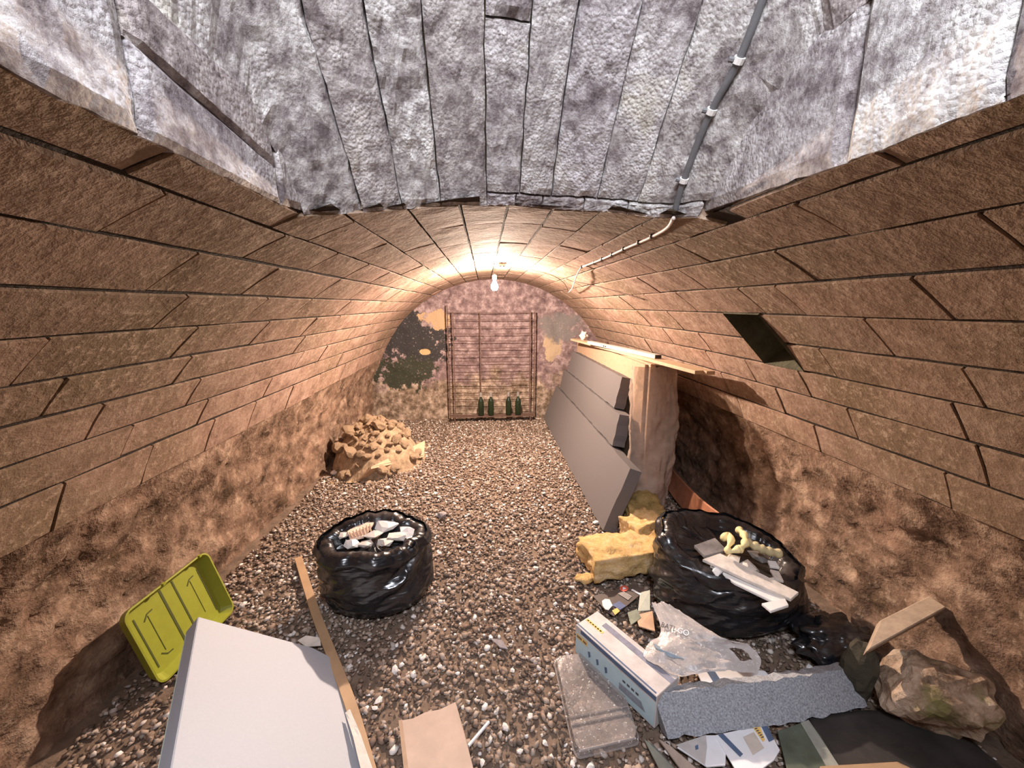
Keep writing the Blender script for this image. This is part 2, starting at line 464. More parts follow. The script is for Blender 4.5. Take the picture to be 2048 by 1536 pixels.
# ---------------------------------------------------------------- back wall
def mat_back():
    m, nt, N, L, b = nodes_of('stained_plaster')
    v = coord(nt)
    big = tex_noise(nt, v, 3.2, 6, 0.65); mid = tex_noise(nt, v, 12, 8, 0.7); fine = tex_noise(nt, v, 45, 5, 0.7)
    sx = N.new('ShaderNodeSeparateXYZ'); L.new(v, sx.inputs[0])
    X, Zc = sx.outputs['X'], sx.outputs['Z']
    def blob(cx, cz, rx, rz, soft=0.35, wob=1.3):
        dx = mathn(nt, 'POWER', mathn(nt, 'DIVIDE', mathn(nt, 'SUBTRACT', X, cx), rx), 2)
        dz = mathn(nt, 'POWER', mathn(nt, 'DIVIDE', mathn(nt, 'SUBTRACT', Zc, cz), rz), 2)
        d = mathn(nt, 'ADD', dx, dz)
        d = mathn(nt, 'ADD', d, mathn(nt, 'MULTIPLY', mathn(nt, 'SUBTRACT', big.outputs[0], 0.5), wob * 3))
        d = mathn(nt, 'ADD', d, mathn(nt, 'MULTIPLY', mathn(nt, 'SUBTRACT', mid.outputs[0], 0.5), wob * 3.2))
        return maprange(nt, d, 1.0 + soft / 2, 1.0 - soft / 2)
    r = ramp(nt, [(0.34, (0.10, 0.067, 0.070)), (0.5, (0.20, 0.140, 0.145)), (0.64, (0.37, 0.285, 0.285))])
    L.new(mid.outputs[0], r.inputs[0]); c = r.outputs[0]
    low = maprange(nt, mathn(nt, 'ADD', Zc, mathn(nt, 'MULTIPLY', mathn(nt, 'SUBTRACT', big.outputs[0], 0.5), 1.0)), 0.62, 0.45)
    lr = ramp(nt, [(0.38, (0.10, 0.072, 0.05)), (0.5, (0.24, 0.18, 0.135)), (0.62, (0.46, 0.37, 0.30))]); L.new(mid.outputs[0], lr.inputs[0])
    c = mixc(nt, low, c, lr.outputs[0])
    c = mixc(nt, blob(-0.92, 1.05, 0.42, 0.34, 0.2), c, (0.040, 0.038, 0.040))
    c = mixc(nt, blob(-1.05, 0.62, 0.42, 0.20, 0.2), c, (0.042, 0.045, 0.032))
    c = mixc(nt, blob(-0.62, 1.32, 0.20, 0.12, 0.15), c, (0.42, 0.29, 0.18))
    c = mixc(nt, blob(-0.78, 0.90, 0.07, 0.04, 0.2, 0.6), c, (0.55, 0.38, 0.20))
    c = mixc(nt, blob(0.90, 0.98, 0.12, 0.22, 0.2), c, (0.42, 0.32, 0.22))
    c = mixc(nt, blob(1.02, 1.22, 0.26, 0.18, 0.8), c, (0.17, 0.155, 0.155))
    c = mixc(nt, maprange(nt, fine.outputs[0], 0.60, 0.70, 0.0, 0.55), c, (0.55, 0.47, 0.43))
    c = mixc(nt, maprange(nt, fine.outputs[0], 0.28, 0.38, 0.5, 0.0), c, (0.06, 0.04, 0.04))
    L.new(c, b.inputs['Base Color']); b.inputs['Roughness'].default_value = 0.9; b.inputs['Specular IOR Level'].default_value = 0.2
    bump(nt, b, [mathn(nt, 'MULTIPLY', mid.outputs[0], 2.0), mathn(nt, 'MULTIPLY', fine.outputs[0], 0.5)], 0.7, 0.015)
    return m
def PB(u, v):
    x = lerp(-1.65, 1.95, u); z = lerp(-0.15, 2.05, v)
    return Vector((x, Y_BACK - 0.03 + 0.025 * fbm((x, z, 0), 2.6, 1) + 0.012 * fbm((x, z, 3), 9, 1), z))
wall_back = MB().grid(PB, 90, 60).build('wall_back', mat_back(), smooth=True, fixn=False)
tag(wall_back, 'stained plaster end wall with a large black damp patch', kind='structure')
wf = MB().box((0.15, Y_FRONT - 0.05, 0.9), (3.6, 0.1, 2.1)).build('wall_front', M_RUBBLE)
tag(wf, 'rough brown wall closing the vault behind the hatch', kind='structure')

# ---------------------------------------------------------------- the hatch shaft
Y_OPEN = 0.36
def cap_h(x):
    u = (x - (HX0 + HX1) / 2) / ((HX1 - HX0) / 2)
    side = lerp(0.165, 0.25, (x - HX0) / (HX1 - HX0))
    return side + (1.6 - side) * math.sqrt(max(1 - min(u * u, 1), 0))
def soffit(x, v, out=0.0):
    c = cap_h(x)
    p = Vector((x, ye(x) - v, zcyl(x) + c * math.tanh(1.12 * v / c)))
    return p
def soff_n(x, v):
    e = 0.004
    a = soffit(min(x + e, HX1), v) - soffit(max(x - e, HX0), v); b = soffit(x, v + e) - soffit(x, v)
    n = a.cross(b).normalized()
    return n if n.z > 0 else -n
def soff_hit(px, py):
    d = ray(px, py); lo_t = 0.3
    t = lo_t
    while t < 2.6:
        p = EYE + d * t
        if HX0 - .01 < p.x < HX1 + .01 and p.y < ye(p.x) and p.z > soffit(min(max(p.x, HX0), HX1), max(ye(p.x) - p.y, 0)).z: return p
        t += 0.004
    return ox(px, py, HX1 if px > 1000 else HX0)

mb = MB()
def PS(u, v):
    x = lerp(HX0, HX1, u); vm = ye(x) - Y_OPEN
    p = soffit(x, vm * v); return p + soff_n(x, max(vm * v, .02)) * 0.03
mb.grid(PS, 30, 24)
zt = 2.9
def quad(*p): mb.add(p, [(0, 1, 2, 3)])
for x, s in ((HX0 - 0.03, 1), (HX1 + 0.03, -1)):
    zb = zcyl(x) + 0.03
    quad((x, Y_FRONT + .3, zb), (x, 1.2, zb), (x, 1.2, 2.1), (x, Y_FRONT + .3, 2.1))
    quad((x, Y_FRONT + .3, 2.1), (x, Y_OPEN + .12, 2.1), (x, Y_OPEN + .12, zt), (x, Y_FRONT + .3, zt))
quad((HX0 - .03, Y_FRONT + .3, 1.7), (HX1 + .03, Y_FRONT + .3, 1.7), (HX1 + .03, Y_FRONT + .3, zt), (HX0 - .03, Y_FRONT + .3, zt))
M_SMORT = simple('ochre_lime_mortar', (0.16, 0.125, 0.07), 0.95, 0.4, 30, 0.7, 70, 0.01)
wall_shaft = mb.build('wall_shaft', M_SMORT, fixn=False)
tag(wall_shaft, 'hatch shaft of salt-crusted pale grey stones cut through the vault crown', kind='structure')

def soffit_stone(xa, xb, va, vb, seed, rough=1.0):
    """xa, xb: (x at the lower edge, x at the upper edge) of the long joints; va, vb: start and end up the slope"""
    g = 0.0018
    def P(u, v):
        vv0 = lerp(va, vb, v)
        xl = interp(vv0, [0, 0.5], xa); xr = interp(vv0, [0, 0.5], xb)
        e = min(u, 1 - u, v, 1 - v)
        jx = 0.0045 * fbm((7, vv0 * 14, round((xl + xr) * (0 if u else 0), 3)), 1, round((xr if u else xl) * 31, 2)) if u in (0, 1) else 0
        x = min(max(lerp(xl + g, xr - g, u) + jx, HX0), HX1)
        if u == 0 and xl < HX0 + .01: x = HX0
        if u == 1 and xr > HX1 - .01: x = HX1
        vv = max(vv0 + (0.007 * fbm((x * 14, v, seed), 1, seed) if v in (0, 1) and vv0 > .01 else 0), 0.0)
        if vv0 > 0.001: vv = min(max(vv, va + g), vb - g)
        p = soffit(x, vv); n = soff_n(x, max(vv, 0.02))
        dd = (0.004 if e < 1e-6 else -0.001) + rough * (0.007 * fbm(p, 11, seed) + 0.006 * fbm(p, 34, seed) + 0.004 * fbm(p, 80, seed, 2))
        return p + n * dd
    def B(p): return p + Vector((0, 0.045, 0.045))
    return MB().slab(P, 14, max(8, int((vb - va) / 0.018)), B).build('stone_block', M_SHAFT, wall_shaft, smooth=False, fixn=True)
VM = 0.62
cols = [  # long joints: x at the vault edge, x half a metre up the slope
    ((-0.433, -0.433), (-0.330, -0.345)), ((-0.330, -0.345), (-0.235, -0.245)), ((-0.235, -0.245), (-0.128, -0.13)), ((-0.128, -0.13), (0.012, 0.012)),
    ((0.012, 0.012), (0.120, 0.122)), ((0.120, 0.122), (0.222, 0.232)), ((0.222, 0.232), (0.365, 0.37)), ((0.365, 0.37), (0.480, 0.485)), ((0.480, 0.485), (0.618, 0.618))]
splits = [[0.0, VM], [0.0, 0.36, VM], [0.0, VM], [0.0, 0.40, VM], [0.03, 0.31, VM], [0.03, VM], [0.03, VM], [0.03, VM], [0.03, 0.36, VM]]
sd = 3
for (a, b), sp in zip(cols, splits):
    for v0, v1 in zip(sp, sp[1:]):
        soffit_stone(a, b, v0, v1, sd, 0.5 + 0.9 * random.Random(sd).random()); sd += 1
for x0, x1 in ((0.012, 0.11), (0.11, 0.2), (0.2, 0.33), (0.33, 0.46), (0.46, 0.61)):      # the broken course of thin pieces along the lip
    soffit_stone((x0, x0), (x1, x1), 0.0, 0.028, sd, 0.8); sd += 1

def side_stone(x, poly, s, seed, rough=1.0):
    """poly: four (y, z) corners, lower far, lower near, upper near, upper far"""
    q = [Vector((0, *p)) for p in poly]
    def P(u, v):
        p = q[0].lerp(q[1], u).lerp(q[3].lerp(q[2], u), v)
        e = min(u, 1 - u, v, 1 - v)
        jy = 0.003 * fbm((u * 3, v * 5, seed), 1, seed) if e < 1e-6 else 0
        if v == 0: jy += 0.004 * fbm((u * 9, 3, seed), 1.5, seed)
        d = (-0.008 if e < 1e-6 else 0.0) + rough * (0.004 * fbm((seed, p.y, p.z), 12, seed) + 0.004 * fbm((seed, p.y, p.z), 40, seed))
        return Vector((x + s * d, p.y + jy, p.z + jy * 0.6))
    return MB().slab(P, 18, 10, lambda p: p - Vector((s * 0.06, 0, 0))).build('stone_block', M_SHAFT, wall_shaft, fixn=True)
zl, zr = 1.7165, 1.7425
side_stone(HX0, [(1.09, zl + .012), (0.965, zl), (0.965, 1.86), (0.985, 1.86)], 1, 61, 0.8)
side_stone(HX0, [(0.960, zl), (0.603, zl), (0.603, 1.826), (0.960, 1.786)], 1, 62, 0.45)
side_stone(HX0, [(0.960, 1.789), (0.603, 1.829), (0.603, 1.90), (0.935, 1.90)], 1, 63, 0.6)
side_stone(HX0, [(0.599, zl), (0.20, zl), (0.20, 1.90), (0.599, 1.90)], 1, 64, 0.8)
side_stone(HX0, [(0.19, zl), (-0.30, zl), (-0.30, 1.90), (0.19, 1.90)], 1, 65, 0.8)
side_stone(HX1, [(1.20, zr + .02), (0.714, zr), (0.714, 2.0), (1.06, 2.0)], -1, 66, 0.4)
side_stone(HX1, [(0.711, zr), (0.502, zr), (0.502, 2.0), (0.711, 2.0)], -1, 67, 0.9)
side_stone(HX1, [(0.499, zr), (0.10, zr), (0.10, 2.0), (0.499, 2.0)], -1, 68, 0.9)
side_stone(HX1, [(0.09, zr), (-0.35, zr), (-0.35, 1.985), (0.09, 1.985)], -1, 69, 1.0)

# ================================================================ FLOOR
def PF(u, v):
    x = lerp(-1.7, 1.95, u); y = lerp(Y_FRONT, Y_BACK + .05, v)
    return Vector((x, y, floor_z(x, y) - 0.012))
floor = MB().grid(PF, 60, 100).build('floor', simple('trodden_earth', (0.15, 0.105, 0.075), 0.95, 0.4, 18, 0.6, 60, 0.01), smooth=True, fixn=False)
floor.data.flip_normals()
tag(floor, 'earth floor of the cellar under the loose gravel', kind='structure')
def mat_gravel():
    m, nt, N, L, b = nodes_of('mixed_gravel')
    g = N.new('ShaderNodeNewGeometry')
    r = ramp(nt, [(0.0, (0.06, 0.042, 0.032)), (0.2, (0.135, 0.09, 0.066)), (0.42, (0.22, 0.152, 0.112)), (0.62, (0.31, 0.23, 0.178)), (0.80, (0.40, 0.315, 0.255)), (0.90, (0.36, 0.32, 0.30)), (0.95, (0.62, 0.56, 0.51)), (1.0, (0.85, 0.83, 0.81))])
    L.new(g.outputs['Random Per Island'], r.inputs[0])
    n = tex_noise(nt, coord(nt), 1.3, 4, 0.6)
    c = mixc(nt, maprange(nt, n.outputs[0], 0.40, 0.62, 0.0, 0.22), r.outputs[0], (0.30, 0.26, 0.22))
    L.new(c, b.inputs['Base Color']); b.inputs['Roughness'].default_value = 0.75; b.inputs['Specular IOR Level'].default_value = 0.3
    return m
def gravel():
    bm = bmesh.new(); bmesh.ops.create_icosphere(bm, subdivisions=1, radius=1)
    bv = np.array([tuple(v.co) for v in bm.verts]); bf = np.array([[v.index for v in f.verts] for f in bm.faces]); bm.free()
    n = 60000
    # more of them close by: the far ones are packed by perspective anyway
    y = -0.7 + (Y_BACK + 0.60) * rng.random(n)
    x = -1.44 + 3.12 * rng.random(n)
    z = np.array([floor_z(a, b) for a, b in zip(x, y)])
    s = 0.0060 + 0.0085 * rng.random(n) ** 2.2
    sc = np.stack([s * rng.uniform(.8, 1.5, n), s * rng.uniform(.7, 1.1, n), s * rng.uniform(.45, .85, n)], -1)
    jit = 1 + 0.38 * rng.standard_normal((n, len(bv), 1)).clip(-1, 1)
    P = bv[None] * jit * sc[:, None]
    th = rng.random(n) * 6.283; ti = rng.uniform(-.5, .5, n)
    c, q = np.cos(ti), np.sin(ti)
    P = np.stack([P[..., 0], P[..., 1] * c[:, None] - P[..., 2] * q[:, None], P[..., 1] * q[:, None] + P[..., 2] * c[:, None]], -1)
    c, q = np.cos(th), np.sin(th)
    P = np.stack([P[..., 0] * c[:, None] - P[..., 1] * q[:, None], P[..., 0] * q[:, None] + P[..., 1] * c[:, None], P[..., 2]], -1)
    P += np.stack([x, y, z - 0.008 + 0.010 * rng.random(n)], -1)[:, None]
    F_ = bf[None] + (np.arange(n) * len(bv))[:, None, None]
    me = bpy.data.meshes.new('gravel')
    V_ = P.reshape(-1, 3); F_ = F_.reshape(-1, 3)
    me.vertices.add(len(V_)); me.vertices.foreach_set('co', V_.ravel())
    me.loops.add(F_.size); me.loops.foreach_set('vertex_index', F_.ravel().astype(np.int32))
    me.polygons.add(len(F_)); me.polygons.foreach_set('loop_start', np.arange(0, F_.size, 3, dtype=np.int32))
    me.update(calc_edges=True); me.validate()
    me.materials.append(mat_gravel())
    o = bpy.data.objects.new('gravel', me); C.objects.link(o)
    tag(o, 'loose brown and white gravel covering the cellar floor', 'gravel', kind='stuff')
gravel()

# ================================================================ BULB AND WIRING
def up_at(p, d=0.0):
    """the vault point above/around p pulled inwards by d"""
    v = Vector((p.x - XC, 0, p.z - ZC)); v = v.normalized() * (R - d)
    return Vector((XC + v.x, p.y, ZC + v.z))
M_WHITEPL = simple('white_plastic', (0.72, 0.70, 0.66), 0.5, 0.05, 30, 0.0)
M_BLACKPL = simple('black_plastic', (0.02, 0.02, 0.02), 0.5, 0.2, 30, 0.0)
M_GREYPVC = simple('grey_conduit', (0.13, 0.13, 0.135), 0.45, 0.15, 40, 0.1)
M_CABLE = simple('dusty_white_cable', (0.60, 0.52, 0.46), 0.6, 0.12, 60, 0.0)
M_RUST = simple('rusty_iron', (0.10, 0.058, 0.045), 0.8, 0.4, 40, 0.3, 120)
def mat_bulb():
    m, nt, N, L, b = nodes_of('glowing_clear_glass')
    out = next(n for n in N if n.type == 'OUTPUT_MATERIAL')
    tr = N.new('ShaderNodeBsdfTransparent'); e = N.new('ShaderNodeEmission')
    e.inputs[0].default_value = (1.0, 0.86, 0.70, 1); e.inputs[1].default_value = 30.0
    ad = N.new('ShaderNodeAddShader'); L.new(tr.outputs[0], ad.inputs[0]); L.new(e.outputs[0], ad.inputs[1])
    L.new(ad.outputs[0], out.inputs[0]); return m
top = up_at(Vector((BULB.x + 0.005, BULB.y + 0.02, 1.8)), 0.003)
lamp = thing('light_bulb', (BULB.x, BULB.y, BULB.z - 0.05), 'lit bare bulb hanging on a short cord from the vault crown', 'light bulb')
MB().lathe([(0.001, -0.034), (0.014, -0.032), (0.026, -0.022), (0.031, -0.004), (0.028, 0.012), (0.019, 0.028), (0.013, 0.040)], BULB, 20).build('glass_bulb', mat_bulb(), lamp, smooth=True)
MB().lathe([(0.0135, 0.041), (0.0135, 0.056), (0.019, 0.057), (0.019, 0.085), (0.012, 0.092), (0.004, 0.097)], BULB, 16).build('lamp_holder', M_WHITEPL, lamp, smooth=False)
MB().tube(smooth_path([BULB + Vector((0, 0, 0.095)), BULB + Vector((0.004, 0.003, 0.12)), top + Vector((0, 0, -0.02)), top], 8), 0.003, 6).build('cord', M_BLACKPL, lamp)
jb = cy(1004, 530, 0.012)
box_o = thing('junction_box', (jb.x, jb.y, jb.z - 0.012), 'small white junction box screwed to the vault above the bulb', 'junction box')
MB().box(jb, (0.06, 0.05, 0.022)).build('box_body', M_WHITEPL, box_o, bevel=0.003)
for dx in (-0.012, 0.012): MB().box(jb + Vector((dx, -0.022, -0.012)), (0.014, 0.012, 0.006)).build('terminal', M_BLACKPL, box_o)
# grey conduit down the hatch stones
cpts = [soff_hit(1545, -60), soff_hit(1525, 0), soff_hit(1475, 126), soff_hit(1416, 236), soff_hit(1367, 362), soff_hit(1349, 425)]
cpts = [p + (EYE - p).normalized() * 0.014 for p in cpts]
cond = thing('cable_conduit', cpts[-1], 'grey cable run clipped down the pale hatch stones', 'cable')
MB().tube(smooth_path(cpts, 30), 0.0085, 10).build('conduit_tube', M_GREYPVC, cond, smooth=True)
sp_ = smooth_path(cpts, 60)
for k in (23, 34, 47):
    a, b_ = sp_[k], sp_[k + 1]; t = (b_ - a).normalized()
    cl = MB().tube([a - t * 0.006, a + t * 0.006], 0.0125, 10).build('clip', M_WHITEPL, cond)
    MB().tube([a + Vector((-0.02, 0.006, 0.004)), a + Vector((-0.008, 0.002, 0.0))], 0.006, 8).build('nail', M_GREYPVC, cl)
# pale cable nailed along the vault
path = [(1347, 436), (1338, 452), (1322, 464), (1290, 480), (1250, 497), (1205, 518), (1166, 533)]
pp = [cy(x, y, 0.008) for x, y in path]
cab = thing('ceiling_cable', pp[-1], 'pale cable with dark nail clips running along the vault', 'cable')
MB().tube(smooth_path(pp, 30), 0.0055, 8).build('cable_sheath', M_CABLE, cab, smooth=True)
for x, y in ((1303, 473), (1277, 485), (1247, 498), (1224, 509), (1204, 518), (1188, 525), (1174, 531), (1163, 534)):
    p = cy(x, y, 0.008)
    MB().box(p, (0.014, 0.016, 0.016)).build('clip', M_BLACKPL, cab, bevel=0.003)
drop = [cy(1163, 534, 0.010), cy(1156, 545, 0.03), cy(1150, 560, 0.05), cy(1144, 577, 0.055), cy(1137, 585, 0.05)]
wire = MB().tube(smooth_path(drop, 16), 0.0042, 8).build('hanging_cable', M_CABLE, smooth=True)
tag(wire, 'loose cable end sagging off the vault right of the bulb', 'cable')
thin = [cy(1137, 585, 0.05), cy(1133, 574, 0.03), cy(1125, 563, 0.012), cy(1105, 551, 0.006), cy(1075, 543, 0.006), cy(1040, 538, 0.006), cy(1012, 535, 0.01)]
o = MB().tube(smooth_path(thin, 26), 0.0028, 6).build('thin_wire', M_RUST, smooth=True)
tag(o, 'thin brown wire curving from the junction box across the vault', 'wire')
o = MB().tube(smooth_path([cy(1147, 563, 0.006), cy(1190, 572, 0.005), cy(1240, 585, 0.005), cy(1290, 600, 0.005)], 16), 0.0026, 6).build('thin_wire', M_RUST, smooth=True)
tag(o, 'thin dark wire stretched down the vault above the timber batten', 'wire')

# ================================================================ BOTTLE RACK AT THE END WALL
YR = 5.16
rack = thing('bottle_rack', (0.13, YR, 0.0), 'tall rusty iron bottle rack standing against the end wall', 'rack')
zt_r = 1.42
for x in (-0.47, -0.40, -0.06 + 0.0, 0.58, 0.64):
    MB().box((x, YR - (0.02 if x > -0.45 else -0.0), zt_r / 2 + (0.04 if x < -0.42 else 0)), (0.014, 0.014, zt_r + (0.08 if x < -0.42 else 0))).build('upright', M_RUST, rack)
for k in range(16):
    z = 0.08 + k * 0.0885
    MB().tube([(-0.47, YR - 0.02, z + 0.004 * math.sin(k)), (0.1, YR - 0.022, z - 0.006), (0.64, YR - 0.02, z + 0.004 * math.cos(k * 2))], 0.0038, 6).build('rod', M_RUST, rack)
MB().box((0.085, YR - 0.085, 0.078), (1.10, 0.11, 0.012)).build('shelf', M_RUST, rack)
for x in (-0.40, 0.58): MB().box((x, YR - 0.13, 0.04), (0.014, 0.014, 0.08)).build('foot', M_RUST, rack)
M_BOTTLE = simple('dark_green_glass', (0.012, 0.022, 0.010), 0.15, 0.2, 10, 0.0, spec=0.7)
prof = [(0.034, 0.0), (0.038, 0.006), (0.038, 0.17), (0.032, 0.20), (0.016, 0.235), (0.0135, 0.25), (0.0135, 0.285), (0.016, 0.287), (0.016, 0.30), (0.013, 0.302)]
for px, lab in ((962, 'green bottle in the rack, leftmost of four'), (982, 'green bottle in the rack, second of four from the damp patch'), (1017, 'green bottle in the rack, third of four from the damp patch'), (1036, 'green bottle in the rack, rightmost of four')):
    p = oy(px, 815, YR - 0.095); z0 = 0.086
    bt = thing('wine_bottle', (p.x, p.y, z0), lab, 'bottle', 'bottles standing in the iron rack')
    MB().lathe(prof, (p.x, p.y, z0), 16).build('bottle_glass', M_BOTTLE, bt, smooth=True)
    MB().lathe([(0.0175, 0.25), (0.0175, 0.304), (0.012, 0.306)], (p.x, p.y, z0), 12).build('foil_cap', simple('dull_foil', (0.25, 0.23, 0.22), 0.45, 0.2, 50, 0.0), bt)

# ================================================================ INSULATION BOARDS AND PANEL PACK
M_FOAM = simple('graphite_foam', (0.112, 0.102, 0.104), 0.8, 0.10, 160, 0.25, 220, 0.002)
def lean_board(name, y0, y1, b, t, th, label, group, seed, extra=0.0):
    """long board along the vault: b, t are the (x, z) of its front bottom and front top edge"""
    b, t = Vector((b[0], 0, b[1])), Vector((t[0], 0, t[1]))
    w_ = (t - b); n = Vector((w_.z, 0, -w_.x)).normalized() * th
    def Pf(side):
        def P(u, v):
            y = lerp(y0, y1, u)
            p = b + w_ * v + (n if side else Vector())
            r = 0.0
            e = min(u, 1 - u, v, 1 - v)
            if e < 1e-6: r = 0.004 * fbm((y * 6, v * 5, seed), 2, seed)
            return Vector((p.x + r, y + 0.010 * fbm((v * 3, seed, side), 2, seed) * (1 if u < 1e-6 else 0), p.z + r))
        return P
    P0 = Pf(0)
    o = MB().slab(P0, 40, 6, lambda p: p + n).build(name, M_FOAM, bevel=0.0)
    return tag(o, label, 'insulation board', group)
gb = 'grey foam boards stacked on edge'
lean_board('insulation_board', 2.40, 5.15, (0.772, 0.012), (0.938, 0.452), 0.085, 'grey foam board lowest of the edge stack, standing on the gravel', gb, 1)
lean_board('insulation_board', 2.81, 4.95, (0.946, 0.462), (0.992, 0.703), 0.095, 'grey foam board in the middle of the three stacked on edge', gb, 2)
lean_board('insulation_board', 2.97, 4.75, (1.000, 0.712), (1.052, 0.956), 0.085, 'grey foam board topmost of the three stacked on edge', gb, 3)
M_CHIP = simple('tan_fibreboard', (0.38, 0.255, 0.17), 0.8, 0.12, 30, 0.2, 120, 0.003)
gp = 'tan panels standing behind the foam boards'
for k, (x, y0, z1, lab) in enumerate(((1.142, 2.74, 1.075, 'tan fibreboard panel standing directly behind the foam boards'), (1.167, 2.70, 1.085, 'tan fibreboard panel, second behind the foam boards'), (1.192, 2.72, 1.08, 'tan fibreboard panel, third behind the foam boards, touching the wrapped pack'))):
    o = MB().box((x, (y0 + 4.85) / 2, z1 / 2 + 0.01), (0.022, 4.85 - y0, z1)).build('fibreboard_panel', M_CHIP, bevel=0.002)
    tag(o, lab, 'panel', gp)
def mat_film(name, col, tr=0.45, rough=0.25, dust=0.0):
    m, nt, N, L, b = nodes_of(name)
    out = next(n for n in N if n.type == 'OUTPUT_MATERIAL')
    t = N.new('ShaderNodeBsdfTransparent'); t.inputs[0].default_value = (0.95, 0.93, 0.90, 1)
    v = coord(nt); n1 = tex_noise(nt, v, 9, 6, 0.65); n2 = tex_noise(nt, v, 90, 4, 0.7)
    b.inputs['Base Color'].default_value = (*col, 1); b.inputs['Roughness'].default_value = rough
    if dust:
        d = maprange(nt, n2.outputs[0], 0.60, 0.66)
        L.new(mixc(nt, d, col, (0.75, 0.72, 0.68)), b.inputs['Base Color'])
    bump(nt, b, [n1.outputs[0]], 0.5, 0.02)
    mx = N.new('ShaderNodeMixShader')
    f = maprange(nt, n1.outputs[0], 0.35, 0.65, 1 - tr - 0.12, 1 - tr + 0.12)
    if dust: f = mathn(nt, 'MAXIMUM', f, d)
    L.new(f, mx.inputs[0]); L.new(t.outputs[0], mx.inputs[1]); L.new(b.outputs[0], mx.inputs[2]); L.new(mx.outputs[0], out.inputs[0])
    return m
M_FILM = mat_film('dusty_clear_film', (0.46, 0.36, 0.30), 0.38, 0.22)
pack = thing('wrapped_panel_pack', (1.27, 2.70, 0.0), 'pack of brown panels wrapped in crumpled clear plastic film', 'panel pack')
for k in range(4):
    MB().box((1.222 + 0.030 * k, 3.78, 0.515), (0.026, 2.1, 1.0 - 0.02 * k)).build('panel', simple('brown_panel', (0.30, 0.19, 0.13), 0.8, 0.15, 25, 0.1), pack)
def PFm(u, v):
    # film round the near end of the pack: from the top, down the end face, bulging to the wall side
    th = u * math.pi * 1.15 - 0.1
    z = lerp(1.085, 0.02, v)
    bul = 0.02 + 0.035 * math.sin(v * 2.4) + 0.02 * math.sin(v * 7 + 1)
    x = lerp(1.03 - 0.10 * v ** 2 * 0.4, 1.33 + 0.05 * math.sin(v * 3.0) - 0.02 * v, 0.5 - 0.5 * math.cos(min(max(th, 0), math.pi)))
    y = 2.70 - bul * 1.4 * math.sin(min(max(th, 0), math.pi)) + (0.25 if u > 0.93 else 0) * (u - 0.93) / 0.07
    if u < 0.05: y += 0.03
    d = 0.022 * fbm((u * 3, v * 4, 1), 1.6, 4) + 0.010 * abs(fbm((u * 6 + v * 4, v * 5, 2), 2, 8))
    return Vector((x + d * 0.6, y - d - 0.02, z))
MB().grid(PFm, 46, 60).build('plastic_film', M_FILM, pack, smooth=True, fixn=False)
# timber batten and spirit level on top
M_TIMBER = simple('pale_sawn_timber', (0.48, 0.345, 0.225), 0.75, 0.12, 14, 0.2, 80, 0.002)
a0_, a1_ = Vector((0.995, 4.62, 1.095)), Vector((1.245, 2.27, 1.095))
d_ = (a1_ - a0_).normalized(); s_ = Vector((-d_.y, d_.x, 0)) * 1
if s_.x < 0: s_ = -s_
tim = thing('timber_batten', (1.12, 3.4, 1.095), 'long pale timber batten laid on top of the panel pack', 'timber')
MB().prism([a0_, a1_, a1_ + s_ * 0.11, a0_ + s_ * 0.11], (0, 0, 0.022)).build('batten_board', M_TIMBER, tim, bevel=0.002)
MB().prism([a1_ + d_ * 0.03 + s_ * .055, a1_ + s_ * .055, a1_ + s_ * .11, a1_ + d_ * 0.03 + s_ * .11], (0, 0, 0.022)).build('end_tongue', M_TIMBER, tim)
M_ALU = simple('brushed_aluminium', (0.60, 0.55, 0.52), 0.4, 0.08, 60, 0.05, metal=0.3)
l0, l1 = Vector((1.02, 3.95, 1.118)), Vector((1.225, 2.80, 1.118))
dl = (l1 - l0).normalized(); sl = Vector((-dl.y, dl.x, 0))
if sl.x < 0: sl = -sl
lev = thing('aluminium_profile', (1.12, 3.3, 1.118), 'pale metal box profile with a dark open end on the batten', 'profile')
MB().prism([l0, l1, l1 + sl * 0.055, l0 + sl * 0.055], (0, 0, 0.03)).build('profile_tube', M_ALU, lev, bevel=0.0015)
MB().prism([l1 + sl * .004 + Vector((0, 0, .004)), l1 + dl * .003 + sl * .004 + Vector((0, 0, .004)), l1 + dl * .003 + sl * .051 + Vector((0, 0, .004)), l1 + sl * .051 + Vector((0, 0, .004))], (0, 0, 0.022)).build('open_end_shade', M_BLACKPL, lev)  # black patch painting the shade inside the open tube end
for q_ in (0.30, 0.33):
    c_ = l0.lerp(l1, q_) - sl * 0.0006
    MB().prism([c_ + Vector((0, 0, .008)), c_ + dl * 0.02 + Vector((0, 0, .008)), c_ + dl * 0.024 + Vector((0, 0, .02)), c_ + dl * .004 + Vector((0, 0, .02))], -sl * 0.0006).build('pencil_mark', M_BLACKPL, lev)
# small pale bag stuffed on top at the far end
def lump(c, r, seed, amp=0.35, sub=2, flat=1.0, freq=1.6):
    bm = bmesh.new(); bmesh.ops.create_icosphere(bm, subdivisions=sub, radius=1)
    vs = []
    for v in bm.verts:
        p = v.co.copy(); k = 1 + amp * fbm(p, freq, seed, 3)
        vs.append(Vector((p.x * r[0] * k, p.y * r[1] * k, p.z * r[2] * k * flat)) + Vector(c))
    fs = [tuple(x.index for x in f.verts) for f in bm.faces]; bm.free()
    m_ = MB(); m_.add(vs, fs); return m_
o = lump(oy(1168, 668, 4.4) + Vector((0, 0, -0.015)), (0.040, 0.055, 0.045), 8, 0.5, 3, 1, 1.7).build('crumpled_paper', simple('crumpled_white_paper', (0.62, 0.54, 0.50), 0.8, 0.1, 20, 0.4, 40, 0.01))
tag(o, 'ball of crumpled pale paper at the far end of the batten', 'paper')
